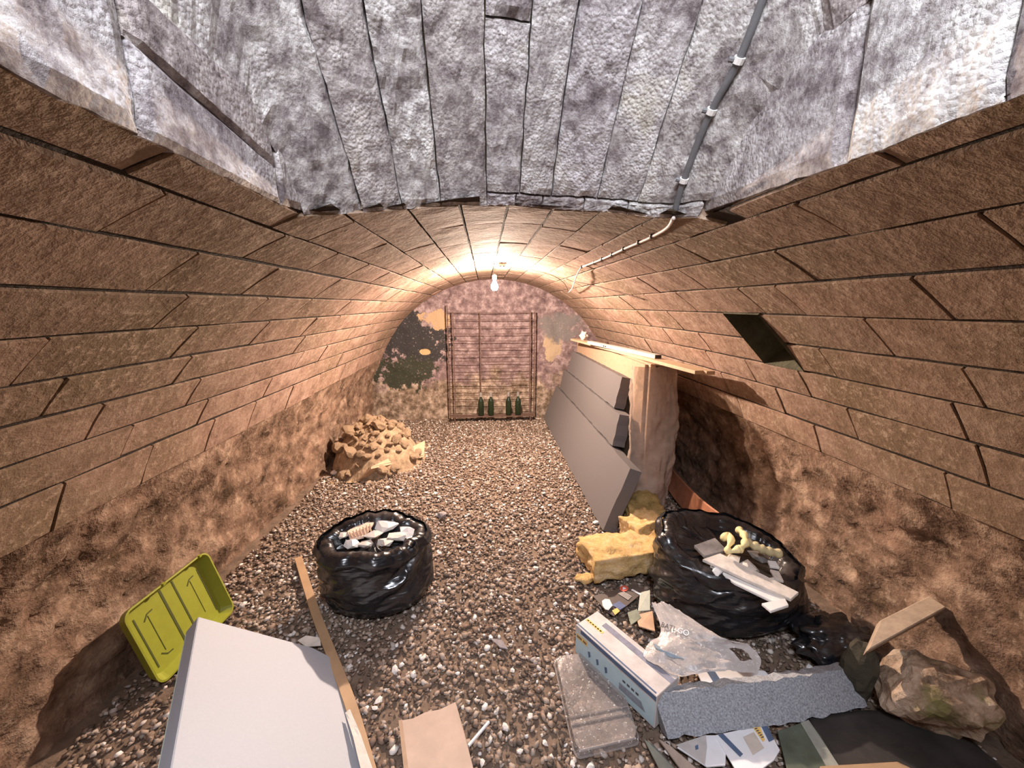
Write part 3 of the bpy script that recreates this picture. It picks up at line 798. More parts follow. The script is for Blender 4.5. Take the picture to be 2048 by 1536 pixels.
# reddish fibre sheet bent between the wall and the bag
lowr = smooth_path([fl(1303, 918, 0.10), fl(1340, 985, 0.05), fl(1380, 1035, 0.03), fl(1420, 1085, 0.03)], 14)
upr = smooth_path([fl(1312, 903, 0.14), fl(1385, 985, 0.20), fl(1450, 1038, 0.24), fl(1490, 1075, 0.26)], 14)
def PSH(u, v):
    i = u * 13; k = min(int(i), 12); f = i - k
    a, b_ = lowr[k].lerp(lowr[k + 1], f), upr[k].lerp(upr[k + 1], f)
    return a.lerp(b_, v) + Vector((0, 0, -0.03 * math.sin(v * math.pi)))
o = MB().slab(PSH, 26, 6, lambda p: p + Vector((0.008, 0.004, 0.006))).build('fibre_sheet', simple('red_brown_fibreboard', (0.34, 0.14, 0.075), 0.7, 0.2, 16, 0.2), smooth=False)
tag(o, 'bent red-brown fibre sheet leaning between wall and black bag', 'sheet')

# ================================================================ GLASS WOOL
def mat_wool(name, c1, c2):
    m, nt, N, L, b = nodes_of(name)
    v = coord(nt); n1 = tex_noise(nt, v, 14, 8, 0.75); n2 = tex_noise(nt, v, 80, 5, 0.75)
    r = ramp(nt, [(0.32, tuple(k * 0.55 for k in c1)), (0.5, c1), (0.7, c2)]); L.new(n1.outputs[0], r.inputs[0])
    L.new(r.outputs[0], b.inputs['Base Color']); b.inputs['Roughness'].default_value = 1.0; b.inputs['Specular IOR Level'].default_value = 0.05
    bump(nt, b, [n1.outputs[0], mathn(nt, 'MULTIPLY', n2.outputs[0], 0.6)], 0.9, 0.02)
    return m
def wool_block(c, size, rot, seed, amp, mat, name, label):
    bm = bmesh.new(); bmesh.ops.create_cube(bm, size=1)
    bmesh.ops.subdivide_edges(bm, edges=bm.edges[:], cuts=14, use_grid_fill=True)
    vs = []
    for v in bm.verts:
        p = Vector((v.co.x * size[0], v.co.y * size[1], v.co.z * size[2]))
        q_ = v.co.normalized()
        p += q_ * (amp * fbm(p, 9, seed) + amp * 0.6 * fbm(p, 30, seed))
        vs.append(rot @ p + Vector(c))
    fs = [tuple(x.index for x in f.verts) for f in bm.faces]; bm.free()
    m_ = MB(); m_.add(vs, fs); o = m_.build(name, mat, smooth=True); return tag(o, label, 'glass wool', 'torn pieces of yellow glass wool')
M_WOOL = mat_wool('yellow_glass_wool', (0.78, 0.52, 0.23), (0.92, 0.72, 0.46))
M_WOOL2 = mat_wool('brown_glass_wool', (0.42, 0.30, 0.12), (0.62, 0.46, 0.22))  # darker, browner wool colour for one piece
rz = Matrix.Rotation(math.radians(9), 3, 'Z')
wool_block((0.785, 2.04, 0.085), (0.46, 0.24, 0.13), rz, 1, 0.024, M_WOOL, 'glass_wool_batt', 'bright yellow glass wool piece lying in front of the black bag')
wool_block((0.985, 2.27, 0.095), (0.24, 0.16, 0.16), Matrix.Rotation(0.5, 3, 'Z'), 2, 0.026, M_WOOL, 'glass_wool_batt', 'small orange-yellow glass wool tuft on the far side of the batt')
wool_block((1.08, 2.52, 0.09), (0.22, 0.34, 0.17), Matrix.Rotation(-0.2, 3, 'Z'), 3, 0.026, M_WOOL2, 'glass_wool_batt', 'darker brownish glass wool piece beside the end of the foam boards')
o = lump((0.535, 1.93, 0.02), (0.05, 0.04, 0.016), 9, 0.6, 2).build('glass_wool_tuft', M_WOOL, smooth=True)
tag(o, 'loose pale tuft of glass wool on the gravel by the batt', 'glass wool', 'torn pieces of yellow glass wool')

# ================================================================ RUBBLE HEAP
M_CLOD = simple('tan_mortar_clod', (0.33, 0.235, 0.150), 0.95, 0.4, 25, 0.6, 90, 0.008, jitter=4)
HC = Vector((-1.07, 3.80, 0))
def heap_z(x, y):
    dx, dy = (x - HC.x) / 0.42, (y - HC.y) / 0.46
    d = dx * dx + dy * dy
    return 0.40 * max(0, 1 - d) ** 0.8
def PH(u, v):
    x = HC.x - 0.34 + 0.80 * u; y = HC.y - 0.5 + 1.0 * v
    return Vector((x, y, heap_z(x, y) - 0.01 + 0.024 * fbm((x, y, 0), 8, 1) + 0.012 * fbm((x, y, 0), 24, 1)))
o = MB().grid(PH, 44, 44).build('rubble', M_CLOD, fixn=False)
o.data.flip_normals() if o.data.polygons[0].normal.z < 0 else None
tag(o, 'tan heap of crumbled mortar rubble against the wall at the far end', 'rubble heap', kind='stuff')
protos = [lump((0, 0, 0), (1, 1, 0.8), 30 + k, 0.45, 2, 1, 1.1).build('mortar_clod', M_CLOD) for k in range(5)]
rc = random.Random(3)
clods = []
for k in range(80):
    for _ in range(80):
        x = HC.x + rc.uniform(-0.30, 0.40); y = HC.y + rc.uniform(-0.46, 0.30); r = rc.choice((0.022, 0.028, 0.034, 0.042, 0.052, 0.068))
        if heap_z(x, y) > 0.01 and all((x - a) ** 2 + (y - b) ** 2 > (0.72 * (r + c_)) ** 2 for a, b, c_ in clods): break
    clods.append((x, y, r))
    o = protos[k % 5] if k < 5 else protos[k % 5].copy()
    if k >= 5: C.objects.link(o)
    o.location = (x, y, heap_z(x, y) + 0.42 * r); o.scale = (r * rc.uniform(.8, 1.2), r, r * rc.uniform(.7, 1)); o.rotation_euler = (rc.uniform(-.5, .5), rc.uniform(-.5, .5), rc.uniform(0, 6))
    tag(o, 'tan clod of old mortar lying on the rubble heap', 'clod', 'mortar clods on the rubble heap')
q0, q1, q2, q3 = fl(716, 962, 0.01), fl(848, 914, 0.03), fl(850, 884, 0.13), fl(742, 938, 0.13)
o = MB().prism([q0, q1, q2, q3], (0.0, 0.012, 0.016)).build('board_offcut', simple('dusty_tan_board', (0.50, 0.35, 0.23), 0.85, 0.12, 20, 0.2), bevel=0.002)
tag(o, 'dusty tan board offcut leaning on the front of the rubble heap', 'board')
M_WHITE = simple('white_plaster', (0.72, 0.68, 0.65), 0.9, 0.10, 40, 0.4, 90, 0.004)
M_GREYST = simple('grey_stone', (0.24, 0.22, 0.23), 0.9, 0.2, 40, 0.4)
for (px, py, r, m_, lab) in ((682, 880, 0.055, M_GREYST, 'purple-grey stone between rubble heap and wall'), (683, 896, 0.035, M_WHITE, 'white lump at the wall side of the rubble heap'), (700, 918, 0.05, M_GREYST, 'grey-brown stone low on the front of the rubble heap'), (668, 946, 0.03, M_WHITE, 'small white lump at the foot of the rubble heap')):
    p = fl(px, py, 0.06 if py < 930 else 0.02)
    o = lump(p + Vector((0, 0, 0)), (r, r * 0.9, r * 0.7), int(px), 0.35, 2).build('stone', m_); tag(o, lab, 'stone')

# ================================================================ BLACK BAGS
def mat_bag():
    m, nt, N, L, b = nodes_of('black_polythene')
    v = coord(nt)
    n1 = tex_noise(nt, v, 6, 6, 0.65)
    du = maprange(nt, n1.outputs[0], 0.54, 0.70, 0.0, 0.45)
    c = mixc(nt, du, (0.010, 0.011, 0.014), (0.13, 0.11, 0.10)); L.new(c, b.inputs['Base Color'])
    L.new(maprange(nt, n1.outputs[0], 0.4, 0.7, 0.20, 0.45), b.inputs['Roughness'])
    b.inputs['Specular IOR Level'].default_value = 0.8
    mp = N.new('ShaderNodeMapping'); mp.inputs['Rotation'].default_value = (0.0, 0.5, 0.0); mp.inputs['Scale'].default_value = (2.5, 6, 22); L.new(v, mp.inputs[0])
    n3 = tex_noise(nt, mp.outputs[0], 1.0, 2, 0.4)
    bump(nt, b, [n3.outputs[0]], 0.5, 0.05)
    return m
M_BAG = mat_bag()
def bag(name, c, rx, ry, rim, seed, label, fill=0.12, skew=(0, 0)):
    """an open refuse sack: rim(theta) is the height of the turned-over edge"""
    root = thing(name, (c[0], c[1], 0), label, 'refuse bag')
    def shape(th, t, inner):
        zr_ = rim(th)
        r = interp(t, [0, 0.06, 0.25, 0.6, 0.85, 1.0], [0.80, 0.90, 1.0, 0.985, 0.93, 0.88])
        z = zr_ * t
        a = ((th - math.pi / 2) % (2 * math.pi)) * (rx + ry) / 2
        def crease(f, ang, o):
            p_, q_ = a * math.cos(ang) + z * math.sin(ang), -a * math.sin(ang) + z * math.cos(ang)
            return 0.5 - abs(noise.noise(Vector((p_ * f * 0.22, q_ * f, seed * 3.1 + o)))) * 1.9
        env = min(t * 4, 1)
        fold = env * (0.020 * crease(9, 0.45, 0) + 0.011 * crease(19, 0.62, 7) + 0.006 * crease(30, 0.25, 11))
        fold += 0.020 * noise.noise(Vector((math.cos(th) * 1.4, math.sin(th) * 1.4, t * 1.5 + seed)))
        return r, z, fold
    nth = 200
    vs, fs = [], []
    prof_t = [i / 46 for i in range(47)]
    rows = []
    for t in prof_t:
        row = []
        for k in range(nth):
            th = 2 * math.pi * k / nth
            r, z, f_ = shape(th, t, 0)
            row.append(Vector((c[0] + (rx * r + f_) * math.cos(th) + skew[0] * t, c[1] + (ry * r + f_) * math.sin(th) + skew[1] * t, z + 0.012 * fbm((math.cos(th) * 3, math.sin(th) * 3, seed), 1.5, seed) * t)))
        rows.append(row)
    rimrow = rows[-1]
    for dr, dz in ((-0.03, 0.012), (-0.06, 0.0), (-0.075, -0.05), (-0.08, -fill)):
        rows.append([Vector((p.x + dr * math.cos(2 * math.pi * k / nth), p.y + dr * math.sin(2 * math.pi * k / nth), p.z + dz)) for k, p in enumerate(rimrow)])
    cen = Vector((c[0] + skew[0], c[1] + skew[1], sum(p.z for p in rows[-1]) / nth))
    for s2 in (0.6, 0.25):
        rows.append([cen.lerp(p, s2) + Vector((0, 0, 0.02 * fbm(p, 9, seed))) for p in rows[len(prof_t) + 3]])
    for row in rows: vs += row
    for i in range(len(rows) - 1):
        for k in range(nth):
            fs.append((i * nth + k, i * nth + (k + 1) % nth, (i + 1) * nth + (k + 1) % nth, (i + 1) * nth + k))
    fs.append(tuple(range((len(rows) - 1) * nth, len(rows) * nth)))
    fs.append(tuple(range(nth))[::-1])
    m_ = MB(); m_.add(vs, fs); m_.build('sack', M_BAG, root, smooth=True, fixn=True)
    # the hem of the sack hanging out as a crumpled cuff
    def PC(u, v):
        th = 2 * math.pi * u
        k = u * nth; k0 = int(k) % nth; p = rimrow[k0].lerp(rimrow[(k0 + 1) % nth], k - int(k))
        ln = 0.055 + 0.045 * noise.noise(Vector((math.cos(th) * 2, math.sin(th) * 2, seed + 2)))
        out = 0.006 + 0.022 * math.sin(v * 2.6) + 0.012 * fbm((math.cos(th) * 4, math.sin(th) * 4, v * 2), 1, seed)
        return Vector((p.x + out * math.cos(th), p.y + out * math.sin(th), p.z + 0.010 - ln * v))
    MB().grid(PC, 120, 6).build('cuff', M_BAG, root, smooth=True, fixn=False)
    return root
bag('refuse_bag', (-0.580, 1.900), 0.278, 0.205, lambda t: 0.345 + 0.02 * math.sin(t * 1) - 0.012 * math.cos(2 * t), 1, fill=0.055, label='squat open black refuse bag of plaster rubble in the middle of the gravel')
def rimR(t):  # high at the back and left, sagging at the front right
    return 0.335 + 0.075 * math.cos(t - math.radians(140)) + 0.01 * math.sin(3 * t)
bag('refuse_bag', (1.190, 1.715), 0.375, 0.265, rimR, 4, 'large open black refuse bag of plasterboard beside the rough wall', fill=0.05)
M_PLB = simple('dirty_plasterboard', (0.62, 0.57, 0.52), 0.9, 0.22, 22, 0.3, 80, 0.004, jitter=5)
M_PLB2 = simple('clean_plasterboard', (0.74, 0.72, 0.70), 0.85, 0.08, 22, 0.2, 80, 0.003)
def shard(pts, th, name, mat, label, cat, group=None):
    o = MB().prism(pts, (0, 0, -th)).build(name, mat, bevel=min(0.002, th * 0.3)); return tag(o, label, cat, group)
def tilt(px, py, z): return fl(px, py, z)
# contents of the near bag
gL = 'plaster debris in the squat bag'
shard([tilt(694, 1062, .345), tilt(726, 1043, .355), tilt(748, 1044, .36), tilt(728, 1072, .35), tilt(700, 1078, .345)], 0.014, 'ribbed_tile', simple('ribbed_pale_tile', (0.66, 0.50, 0.40), 0.8, 0.1, 20, 0.1), 'broken pale tile with tan ribs on top of the squat bag', 'tile', gL)
tile = bpy.data.objects['ribbed_tile']
for k in range(7):
    t0 = k / 7 + 0.05
    a_ = tilt(lerp(697, 744, t0), lerp(1066, 1047, t0), .352 + .012 * t0); b2 = tilt(lerp(703, 746, t0), lerp(1076, 1062, t0), .350 + .008 * t0)
    MB().tube([a_, b2], 0.0035, 6).build('rib', simple('tan_rib', (0.42, 0.27, 0.18), 0.8, 0.1, 20, 0.0), tile)
def chunk(px, py, z, r, seed, mat, label, group, name='plaster_chunk', flat=0.42):
    o = lump(fl(px, py, z), (r, r * random.uniform(.7, .95), r), seed, 0.75, 1, flat, 1.5).build(name, mat); return tag(o, label, 'plaster', group)
for n__, (px, py, z, r, m_, lab) in enumerate([
    (775, 1052, .345, .055, M_PLB2, 'white plaster chunk at the back of the squat bag'), (815, 1062, .335, .050, M_PLB2, 'clean white plaster lump at the right end of the squat bag'),
    (793, 1074, .335, .048, M_PLB, 'tan-stained plaster chunk in the middle of the squat bag'), (748, 1070, .345, .050, M_PLB, 'dusty plaster lump beside the ribbed tile in the squat bag'),
    (704, 1088, .330, .046, M_PLB2, 'white plaster flake at the front rim of the squat bag'), (733, 1088, .330, .040, M_PLB, 'grey plaster lump at the front rim of the squat bag'),
    (768, 1086, .325, .040, M_PLB, 'brown-stained plaster bit at the front rim of the squat bag'), (686, 1072, .325, .036, M_PLB, 'small plaster bit at the left end of the squat bag'),
    (824, 1076, .315, .030, M_PLB2, 'small white plaster bit under the right rim of the squat bag')]):
    chunk(px, py, z, r, 200 + n__, m_, lab, gL)
# contents of the big bag
gR = 'plasterboard debris in the large bag'
shard([tilt(1405, 1118, .36), tilt(1440, 1106, .37), tilt(1598, 1184, .33), tilt(1582, 1198, .325), tilt(1500, 1162, .34)], 0.014, 'plasterboard_strip', M_PLB, 'long dirty plasterboard strip lying across the large bag', 'plasterboard', gR)
shard([tilt(1420, 1130, .335), tilt(1470, 1140, .335), tilt(1572, 1198, .315), tilt(1545, 1202, .31), tilt(1470, 1166, .32)], 0.012, 'plasterboard_strip', M_PLB2, 'second plasterboard strip under the long one in the large bag', 'plasterboard', gR)
shard([tilt(1523, 1206, .315), tilt(1570, 1196, .32), tilt(1578, 1210, .315), tilt(1542, 1222, .31)], 0.012, 'plasterboard_strip', M_PLB2, 'clean white plasterboard corner at the front of the large bag', 'plasterboard', gR)
shard([tilt(1535, 1120, .35), tilt(1552, 1122, .35), tilt(1560, 1135, .345), tilt(1540, 1132, .345)], 0.012, 'plasterboard_strip', M_PLB2, 'small white plasterboard bit near the foam worm in the large bag', 'plasterboard', gR)
shard([tilt(1540, 1138, .345), tilt(1558, 1142, .34), tilt(1568, 1162, .335), tilt(1552, 1158, .335)], 0.012, 'plasterboard_strip', M_PLB, 'grey plasterboard bit at the wall side of the large bag', 'plasterboard', gR)
shard([tilt(1388, 1090, .37), tilt(1430, 1075, .38), tilt(1455, 1100, .37), tilt(1410, 1112, .36)], 0.016, 'plaster_chunk', simple('dark_dusty_scrap', (0.15, 0.14, 0.14), 0.8, 0.4, 20, 0.3), 'dark dusty scrap at the back of the large bag', 'scrap', gR)
for n__, (px, py, z, r, m_, lab) in enumerate([
    (1460, 1118, .335, .05, M_PLB, 'dusty plaster lump under the foam worm in the large bag'), (1500, 1135, .325, .05, M_PLB, 'dusty plaster lump behind the long strip in the large bag'),
    (1545, 1165, .31, .045, M_PLB, 'grey plaster lump behind the strip end in the large bag'), (1432, 1140, .33, .035, M_PLB2, 'white plaster crumb at the near side of the long strip in the large bag'),
    (1520, 1112, .33, .045, simple('dark_dusty_scrap', (0.15, 0.14, 0.14), 0.8, 0.4, 20, 0.3), 'dark lump beside the dirty foam worm in the large bag')]):
    chunk(px, py, z, r, 230 + n__, m_, lab, gR)
M_PUFOAM = simple('yellow_pu_foam', (0.78, 0.66, 0.34), 0.7, 0.08, 30, 0.25, 60, 0.006)
zf = 0.40
wm = thing('foam_worm', fl(1470, 1095, zf - .03), 'knotted pale yellow expanding-foam worm on top of the large bag', 'foam')
MB().tube(smooth_path([fl(1445, 1078, zf), fl(1458, 1068, zf + .01), fl(1462, 1082, zf + .012), fl(1455, 1098, zf), fl(1462, 1103, zf), fl(1478, 1098, zf + .012)], 20), [0.013 + 0.005 * math.sin(k * 1.1) for k in range(20)], 12).build('foam_strand', M_PUFOAM, wm, smooth=True)
MB().tube(smooth_path([fl(1476, 1100, zf + .005), fl(1490, 1088, zf + .02), fl(1488, 1070, zf + .025), fl(1478, 1060, zf + .02)], 16), [0.015 + 0.005 * math.sin(k * 1.4) for k in range(16)], 12).build('foam_strand', M_PUFOAM, wm, smooth=True)
o = MB().tube(smooth_path([fl(1494, 1084, zf), fl(1515, 1094, zf), fl(1535, 1102, zf - .01), fl(1562, 1108, zf - .02)], 18), [0.019 + 0.004 * math.sin(k * 1.7) for k in range(18)], 12).build('foam_worm', simple('dirty_pu_foam', (0.52, 0.45, 0.26), 0.8, 0.25, 25, 0.35, 60, 0.006), smooth=True)
tag(o, 'dirty straight foam worm trailing towards the wall on the large bag', 'foam')
o = lump((1.50, 1.385, 0.075), (0.16, 0.11, 0.075), 21, 0.5, 4, 1, 2.2).build('crumpled_black_sack', M_BAG, smooth=True)
tag(o, 'crumpled empty black sack on the ground at the foot of the large bag', 'refuse bag')

# ================================================================ GREEN TRAY
M_GREEN = simple('lime_green_plastic', (0.27, 0.29, 0.030), 0.42, 0.06, 30, 0.06, 200, 0.001)
M_GREENSHADE = simple('lime_green_groove_shade', (0.055, 0.065, 0.010), 0.6, 0.1, 30, 0.0)  # darker copy of the tray green: groove shade put into the colour
tb0, tb1 = Vector((-1.330, 1.405, 0.012)), Vector((-1.290, 1.820, 0.012))
tt0 = Vector((-1.428, 1.405, 0.325)); tu = (tb1 - tb0); tw = tt0 - tb0
LU, LW = tu.length, tw.length + 0.01
tu.normalize(); tw = (tw - tu * tw.dot(tu)).normalized(); tn = tu.cross(tw)
if tn.x < 0: tn = -tn
tray = thing('plastic_tray', tb0.lerp(tb1, 0.5), 'lime green ribbed plastic tray tipped up against the wall', 'tray')
def T(u, w_, n_): return tb0 + tu * u + tw * w_ + tn * n_
def rrect(u0, u1, w0, w1, r, n=5):
    out = []
    for cx, cw, a in ((u1 - r, w1 - r, 0), (u0 + r, w1 - r, 90), (u0 + r, w0 + r, 180), (u1 - r, w0 + r, 270)):
        for k in range(n + 1):
            t = math.radians(a + 90 * k / n); out.append((cx + r * math.cos(t), cw + r * math.sin(t)))
    return out
# the hollow side faces the room: thin walls, a rim and a ribbed floor
rings = [(rrect(0.014, LU - 0.014, 0.014, LW - 0.014, 0.035), 0.0), (rrect(0, LU, 0, LW, 0.04), 0.046), (rrect(0.007, LU - 0.007, 0.007, LW - 0.007, 0.035), 0.047), (rrect(0.030, LU - 0.030, 0.026, LW - 0.026, 0.03), 0.006)]
m_ = MB(); vs = []; nr = len(rings[0][0])
for rg, h in rings: vs += [T(u, w_, h) for u, w_ in rg]
fs = [(i * nr + k, i * nr + (k + 1) % nr, (i + 1) * nr + (k + 1) % nr, (i + 1) * nr + k) for i in range(len(rings) - 1) for k in range(nr)]
fs += [tuple(range((len(rings) - 1) * nr, len(rings) * nr)), tuple(range(nr))[::-1]]
m_.add(vs, fs); m_.build('tray_shell', M_GREEN, tray)
def groove_shade(pts, wd, name='groove_shade'):
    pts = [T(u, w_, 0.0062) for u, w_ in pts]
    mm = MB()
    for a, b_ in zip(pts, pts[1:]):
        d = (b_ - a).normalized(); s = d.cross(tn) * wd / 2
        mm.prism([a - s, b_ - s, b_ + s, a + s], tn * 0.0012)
    mm.build(name, M_GREENSHADE, tray)
for uu, wd in ((0.185, 0.010), (0.245, 0.008)): groove_shade([(uu, 0.032), (uu, LW - 0.03)], wd)
for uu in (0.055, LU - 0.050): groove_shade([(uu, 0.05), (uu, LW - 0.06)], 0.006)
for uu in (0.105, 0.315): groove_shade([(uu, 0.085), (uu, LW - 0.085)], 0.0022)
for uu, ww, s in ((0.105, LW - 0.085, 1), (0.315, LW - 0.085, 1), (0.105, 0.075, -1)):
    groove_shade([(uu - 0.02, ww - 0.012 * s), (uu, ww + 0.008 * s), (uu + 0.025, ww + 0.010 * s)], 0.005, 'moulded_mark')
for uu in (0.18, LU - 0.045):
    MB().box(T(uu, LW - 0.004, 0.046), (0.012, 0.014, 0.010)).build('rim_notch', M_GREEN, tray)

# ================================================================ POLYSTYRENE SLAB, LATH, TORN PAPER
M_EPS = simple('white_polystyrene', (0.40, 0.425, 0.475), 0.75, 0.03, 120, 0.15, 300, 0.001)
B0 = Vector((-0.671, 1.534, 0.012)); Tp = Vector((-1.048, 1.331, 0.395))
e_ = Vector((0.476, -0.879, 0)).normalized(); w_ = (Tp - B0); WL = w_.length; w_.normalize()
n_ = e_.cross(w_); n_ = -n_ if n_.z < 0 else n_
def S(a, b_): return B0 + e_ * a + w_ * b_
outline = [S(0.10, 0.0), S(0.030, 0.035), S(0.004, 0.11), S(0.0, WL), S(0.95, WL), S(0.95, 0.0)]
slab_ = thing('polystyrene_slab', S(0.45, 0), 'thick white polystyrene slab propped on edge in front of the green tray', 'foam slab')
m_ = MB(); m_.prism(outline, -n_ * 0.062); m_.build('slab_body', M_EPS, slab_, bevel=0.003)
ed = MB()  # ragged green-tinted broken skin along the back of the top edge
def PE(u, v):
    p = S(0.02 + 0.93 * u, WL + 0.002) - n_ * (0.056 + 0.026 * v * (0.7 + 0.6 * abs(noise.noise(Vector((u * 14, 2, 3))))))
    return p + w_ * (-0.012 * v)
ed.slab(PE, 50, 3, lambda p: p - w_ * 0.02).build('torn_backing', simple('pale_green_backing', (0.50, 0.56, 0.47), 0.8, 0.1, 30, 0.2), slab_)
M_LATH = simple('orange_pine_lath', (0.36, 0.235, 0.135), 0.65, 0.14, 10, 0.2, 60, 0.002)
lp = smooth_path([fl(596, 1114, 0.02), fl(628, 1215, 0.03), fl(664, 1310, 0.035), fl(702, 1410, 0.035), fl(745, 1560, 0.03)], 18)
def PL(u, v):
    i = u * 17; k = min(int(i), 16); p = lp[k].lerp(lp[k + 1], i - k); d = (lp[k + 1] - lp[k]).normalized()
    s = Vector((-d.y, d.x, 0)).normalized()
    return p + s * (v - 0.5) * 0.040
o = MB().slab(PL, 18, 1, lambda p: p - Vector((0, 0, 0.016))).build('timber_lath', M_LATH, bevel=0.0015)
tag(o, 'long thin orange-brown timber lath lying beside the polystyrene slab', 'timber')
tp0 = [fl(690, 1425, .055), fl(705, 1470, .06), fl(722, 1540, .065), fl(735, 1600, .07)]
tp1 = [fl(700, 1418, .055), fl(722, 1470, .05), fl(748, 1545, .05), fl(765, 1605, .05)]
A_, B_ = resample(tp0, 10), resample(tp1, 10)
def PT(u, v):
    i = u * 9; k = min(int(i), 8)
    return A_[k].lerp(A_[k + 1], i - k).lerp(B_[k].lerp(B_[k + 1], i - k), v) + Vector((0, 0, 0.004 * fbm((u * 5, v * 2, 1), 1, 2)))
o = MB().slab(PT, 18, 4, lambda p: p - Vector((0, 0, 0.0012))).build('torn_paper', simple('grey_torn_paper', (0.52, 0.49, 0.46), 0.8, 0.1, 30, 0.3), smooth=False)
tag(o, 'torn grey paper strip lying over the lath by the polystyrene slab', 'paper')
o = MB().prism([fl(595, 1282, .02), fl(612, 1272, .025), fl(640, 1276, .025), fl(642, 1292, .02), fl(612, 1294, .02)], (0, 0, 0.003)).build('plaster_flake', M_PLB)
tag(o, 'flat grey flake poking out beyond the polystyrene slab', 'flake')

# ================================================================ CARTON SCRAPS IN FRONT
M_CARD = simple('brown_cardboard', (0.44, 0.335, 0.27), 0.85, 0.10, 12, 0.15, 60, 0.002)
ct = [fl(797, 1441, .03), fl(826, 1436, .032), fl(850, 1424, .032), fl(880, 1418, .034), fl(911, 1403, .034), fl(928, 1462, .034), fl(958, 1580, .032), fl(812, 1580, .028)]
crd = thing('cardboard_offcut', fl(870, 1480, 0.016), 'flat brown cardboard offcut lying on the gravel at the front', 'cardboard')
MB().prism(ct, (0, 0, -0.010)).build('cardboard_sheet', M_CARD, crd, bevel=0.0015)
MB().prism([ct[0] + Vector((0, 0, .0006)), ct[0].lerp(ct[1], .25) + Vector((0, 0, .0006)), ct[7].lerp(ct[6], .07) + Vector((0, 0, .0006)), ct[7] + Vector((0, 0, .0006))], (0, 0, 0.0006)).build('creased_edge', simple('crease_tan', (0.36, 0.25, 0.17), 0.85, 0.1, 30, 0.1), crd)
o = MB().tube([fl(937, 1492, .022), fl(978, 1444, .024)], 0.0055, 8).build('white_stick', simple('white_stick', (0.75, 0.74, 0.74), 0.6, 0.04, 30, 0.05)); tag(o, 'thin white stick lying beside the cardboard offcut', 'stick')
o = MB().prism([fl(980, 1276, .022), fl(1004, 1280, .022), fl(1016, 1298, .018), fl(1000, 1294, .02)], (0, 0, -0.006)).build('slate_shard', M_GREYST); tag(o, 'small grey triangular slate shard alone on the gravel', 'shard')
o = lump(fl(884, 1030, .02), (0.035, 0.03, 0.022), 77, 0.3).build('stone', M_GREYST); tag(o, 'grey stone on the gravel behind the squat bag', 'stone')

# clear plastic tray
M_CLEAR = mat_film('dusty_clear_plastic', (0.33, 0.30, 0.29), 0.48, 0.15, dust=1.0)
c0, c1, c2, c3 = fl(1108, 1312, .03), fl(1222, 1300, .03), fl(1280, 1478, .03), fl(1152, 1508, .03)
clear = thing('clear_plastic_lid', (c0 + c2) / 2 - Vector((0, 0, 0.018)), 'dusty clear plastic packaging lid lying under the printed box', 'plastic lid')
def QC(u, v): return c0.lerp(c1, u).lerp(c3.lerp(c2, u), v)
def rr(u0, v0, u1, v1, r=0.09, n=4):
    return [QC(a, b_) for a, b_ in rrect(u0, u1, v0, v1, r, n)]
rg = [(rr(-.02, -.015, 1.02, 1.015), -0.018), (rr(0, 0, 1, 1), -0.016), (rr(0.02, 0.015, 0.98, 0.985), 0.004), (rr(.05, .04, .95, .96), 0.004)]
m_ = MB(); vs = []; nr = len(rg[0][0])
for ps, h in rg: vs += [p + Vector((0, 0, h)) for p in ps]
fs = [(i * nr + k, i * nr + (k + 1) % nr, (i + 1) * nr + (k + 1) % nr, (i + 1) * nr + k) for i in range(len(rg) - 1) for k in range(nr)] + [tuple(range((len(rg) - 1) * nr, len(rg) * nr))]
m_.add(vs, fs); m_.build('lid_shell', M_CLEAR, clear)
for v0 in (0.70, 0.77):
    MB().tube([QC(0.03, v0) + Vector((0, 0, .006)), QC(0.97, v0 - .005) + Vector((0, 0, .006))], 0.0045, 6).build('ridge', M_CLEAR, clear)
MB().tube([QC(0.06, 0.975) + Vector((0, 0, -.004)), QC(0.94, 0.975) + Vector((0, 0, -.004))], 0.004, 6).build('ridge', simple('glossy_edge', (0.62, 0.62, 0.65), 0.2, 0.05, 20, 0), clear)

# long printed box
M_BOX = simple('white_printed_carton', (0.52, 0.49, 0.48), 0.6, 0.20, 14, 0.1)
M_BLUE = simple('carton_blue_ink', (0.075, 0.115, 0.20), 0.6, 0.15, 30, 0.0)
M_PBLUE = simple('carton_pale_blue_ink', (0.42, 0.56, 0.62), 0.6, 0.06, 30, 0.0)
M_YELL = simple('carton_yellow_ink', (0.72, 0.47, 0.14), 0.6, 0.10, 30, 0.0)
M_INK = simple('carton_dark_ink', (0.06, 0.06, 0.075), 0.6, 0.10, 30, 0.0)
BT = Vector((0.375, 1.468, 0.15)); bu = Vector((0.215, -0.345, 0)).normalized(); bw_ = Vector((-bu.y, bu.x, 0)); bw_ = bw_ if bw_.x > 0 else -bw_
BL, BW, BH = 0.40, 0.135, 0.138
def K(a, b_, c_): return BT + bu * a + bw_ * b_ - Vector((0, 0, c_))
bx = thing('printed_carton', K(BL / 2, BW / 2, BH), 'long white printed carton with blue and yellow bands, under the torn plastic bag', 'carton')
MB().prism([K(0, 0, 0), K(BL, 0, 0), K(BL, BW, 0), K(0, BW, 0)], (0, 0, -BH)).build('carton_body', M_BOX, bx, bevel=0.002)
def top_patch(a0, a1, b0, b1, mat, name): MB().prism([K(a0, b0, -.0004), K(a1, b0, -.0004), K(a1, b1, -.0004), K(a0, b1, -.0004)], (0, 0, .0005)).build(name, mat, bx)
def side_patch(a0, a1, c0_, c1_, mat, name):
    off = -bw_ * 0.0004
    MB().prism([K(a0, 0, c0_) + off, K(a1, 0, c0_) + off, K(a1, 0, c1_) + off, K(a0, 0, c1_) + off], -bw_ * 0.0005).build(name, mat, bx)
side_patch(0.004, BL - .004, 0.030, BH - .006, M_PBLUE, 'pale_blue_panel')
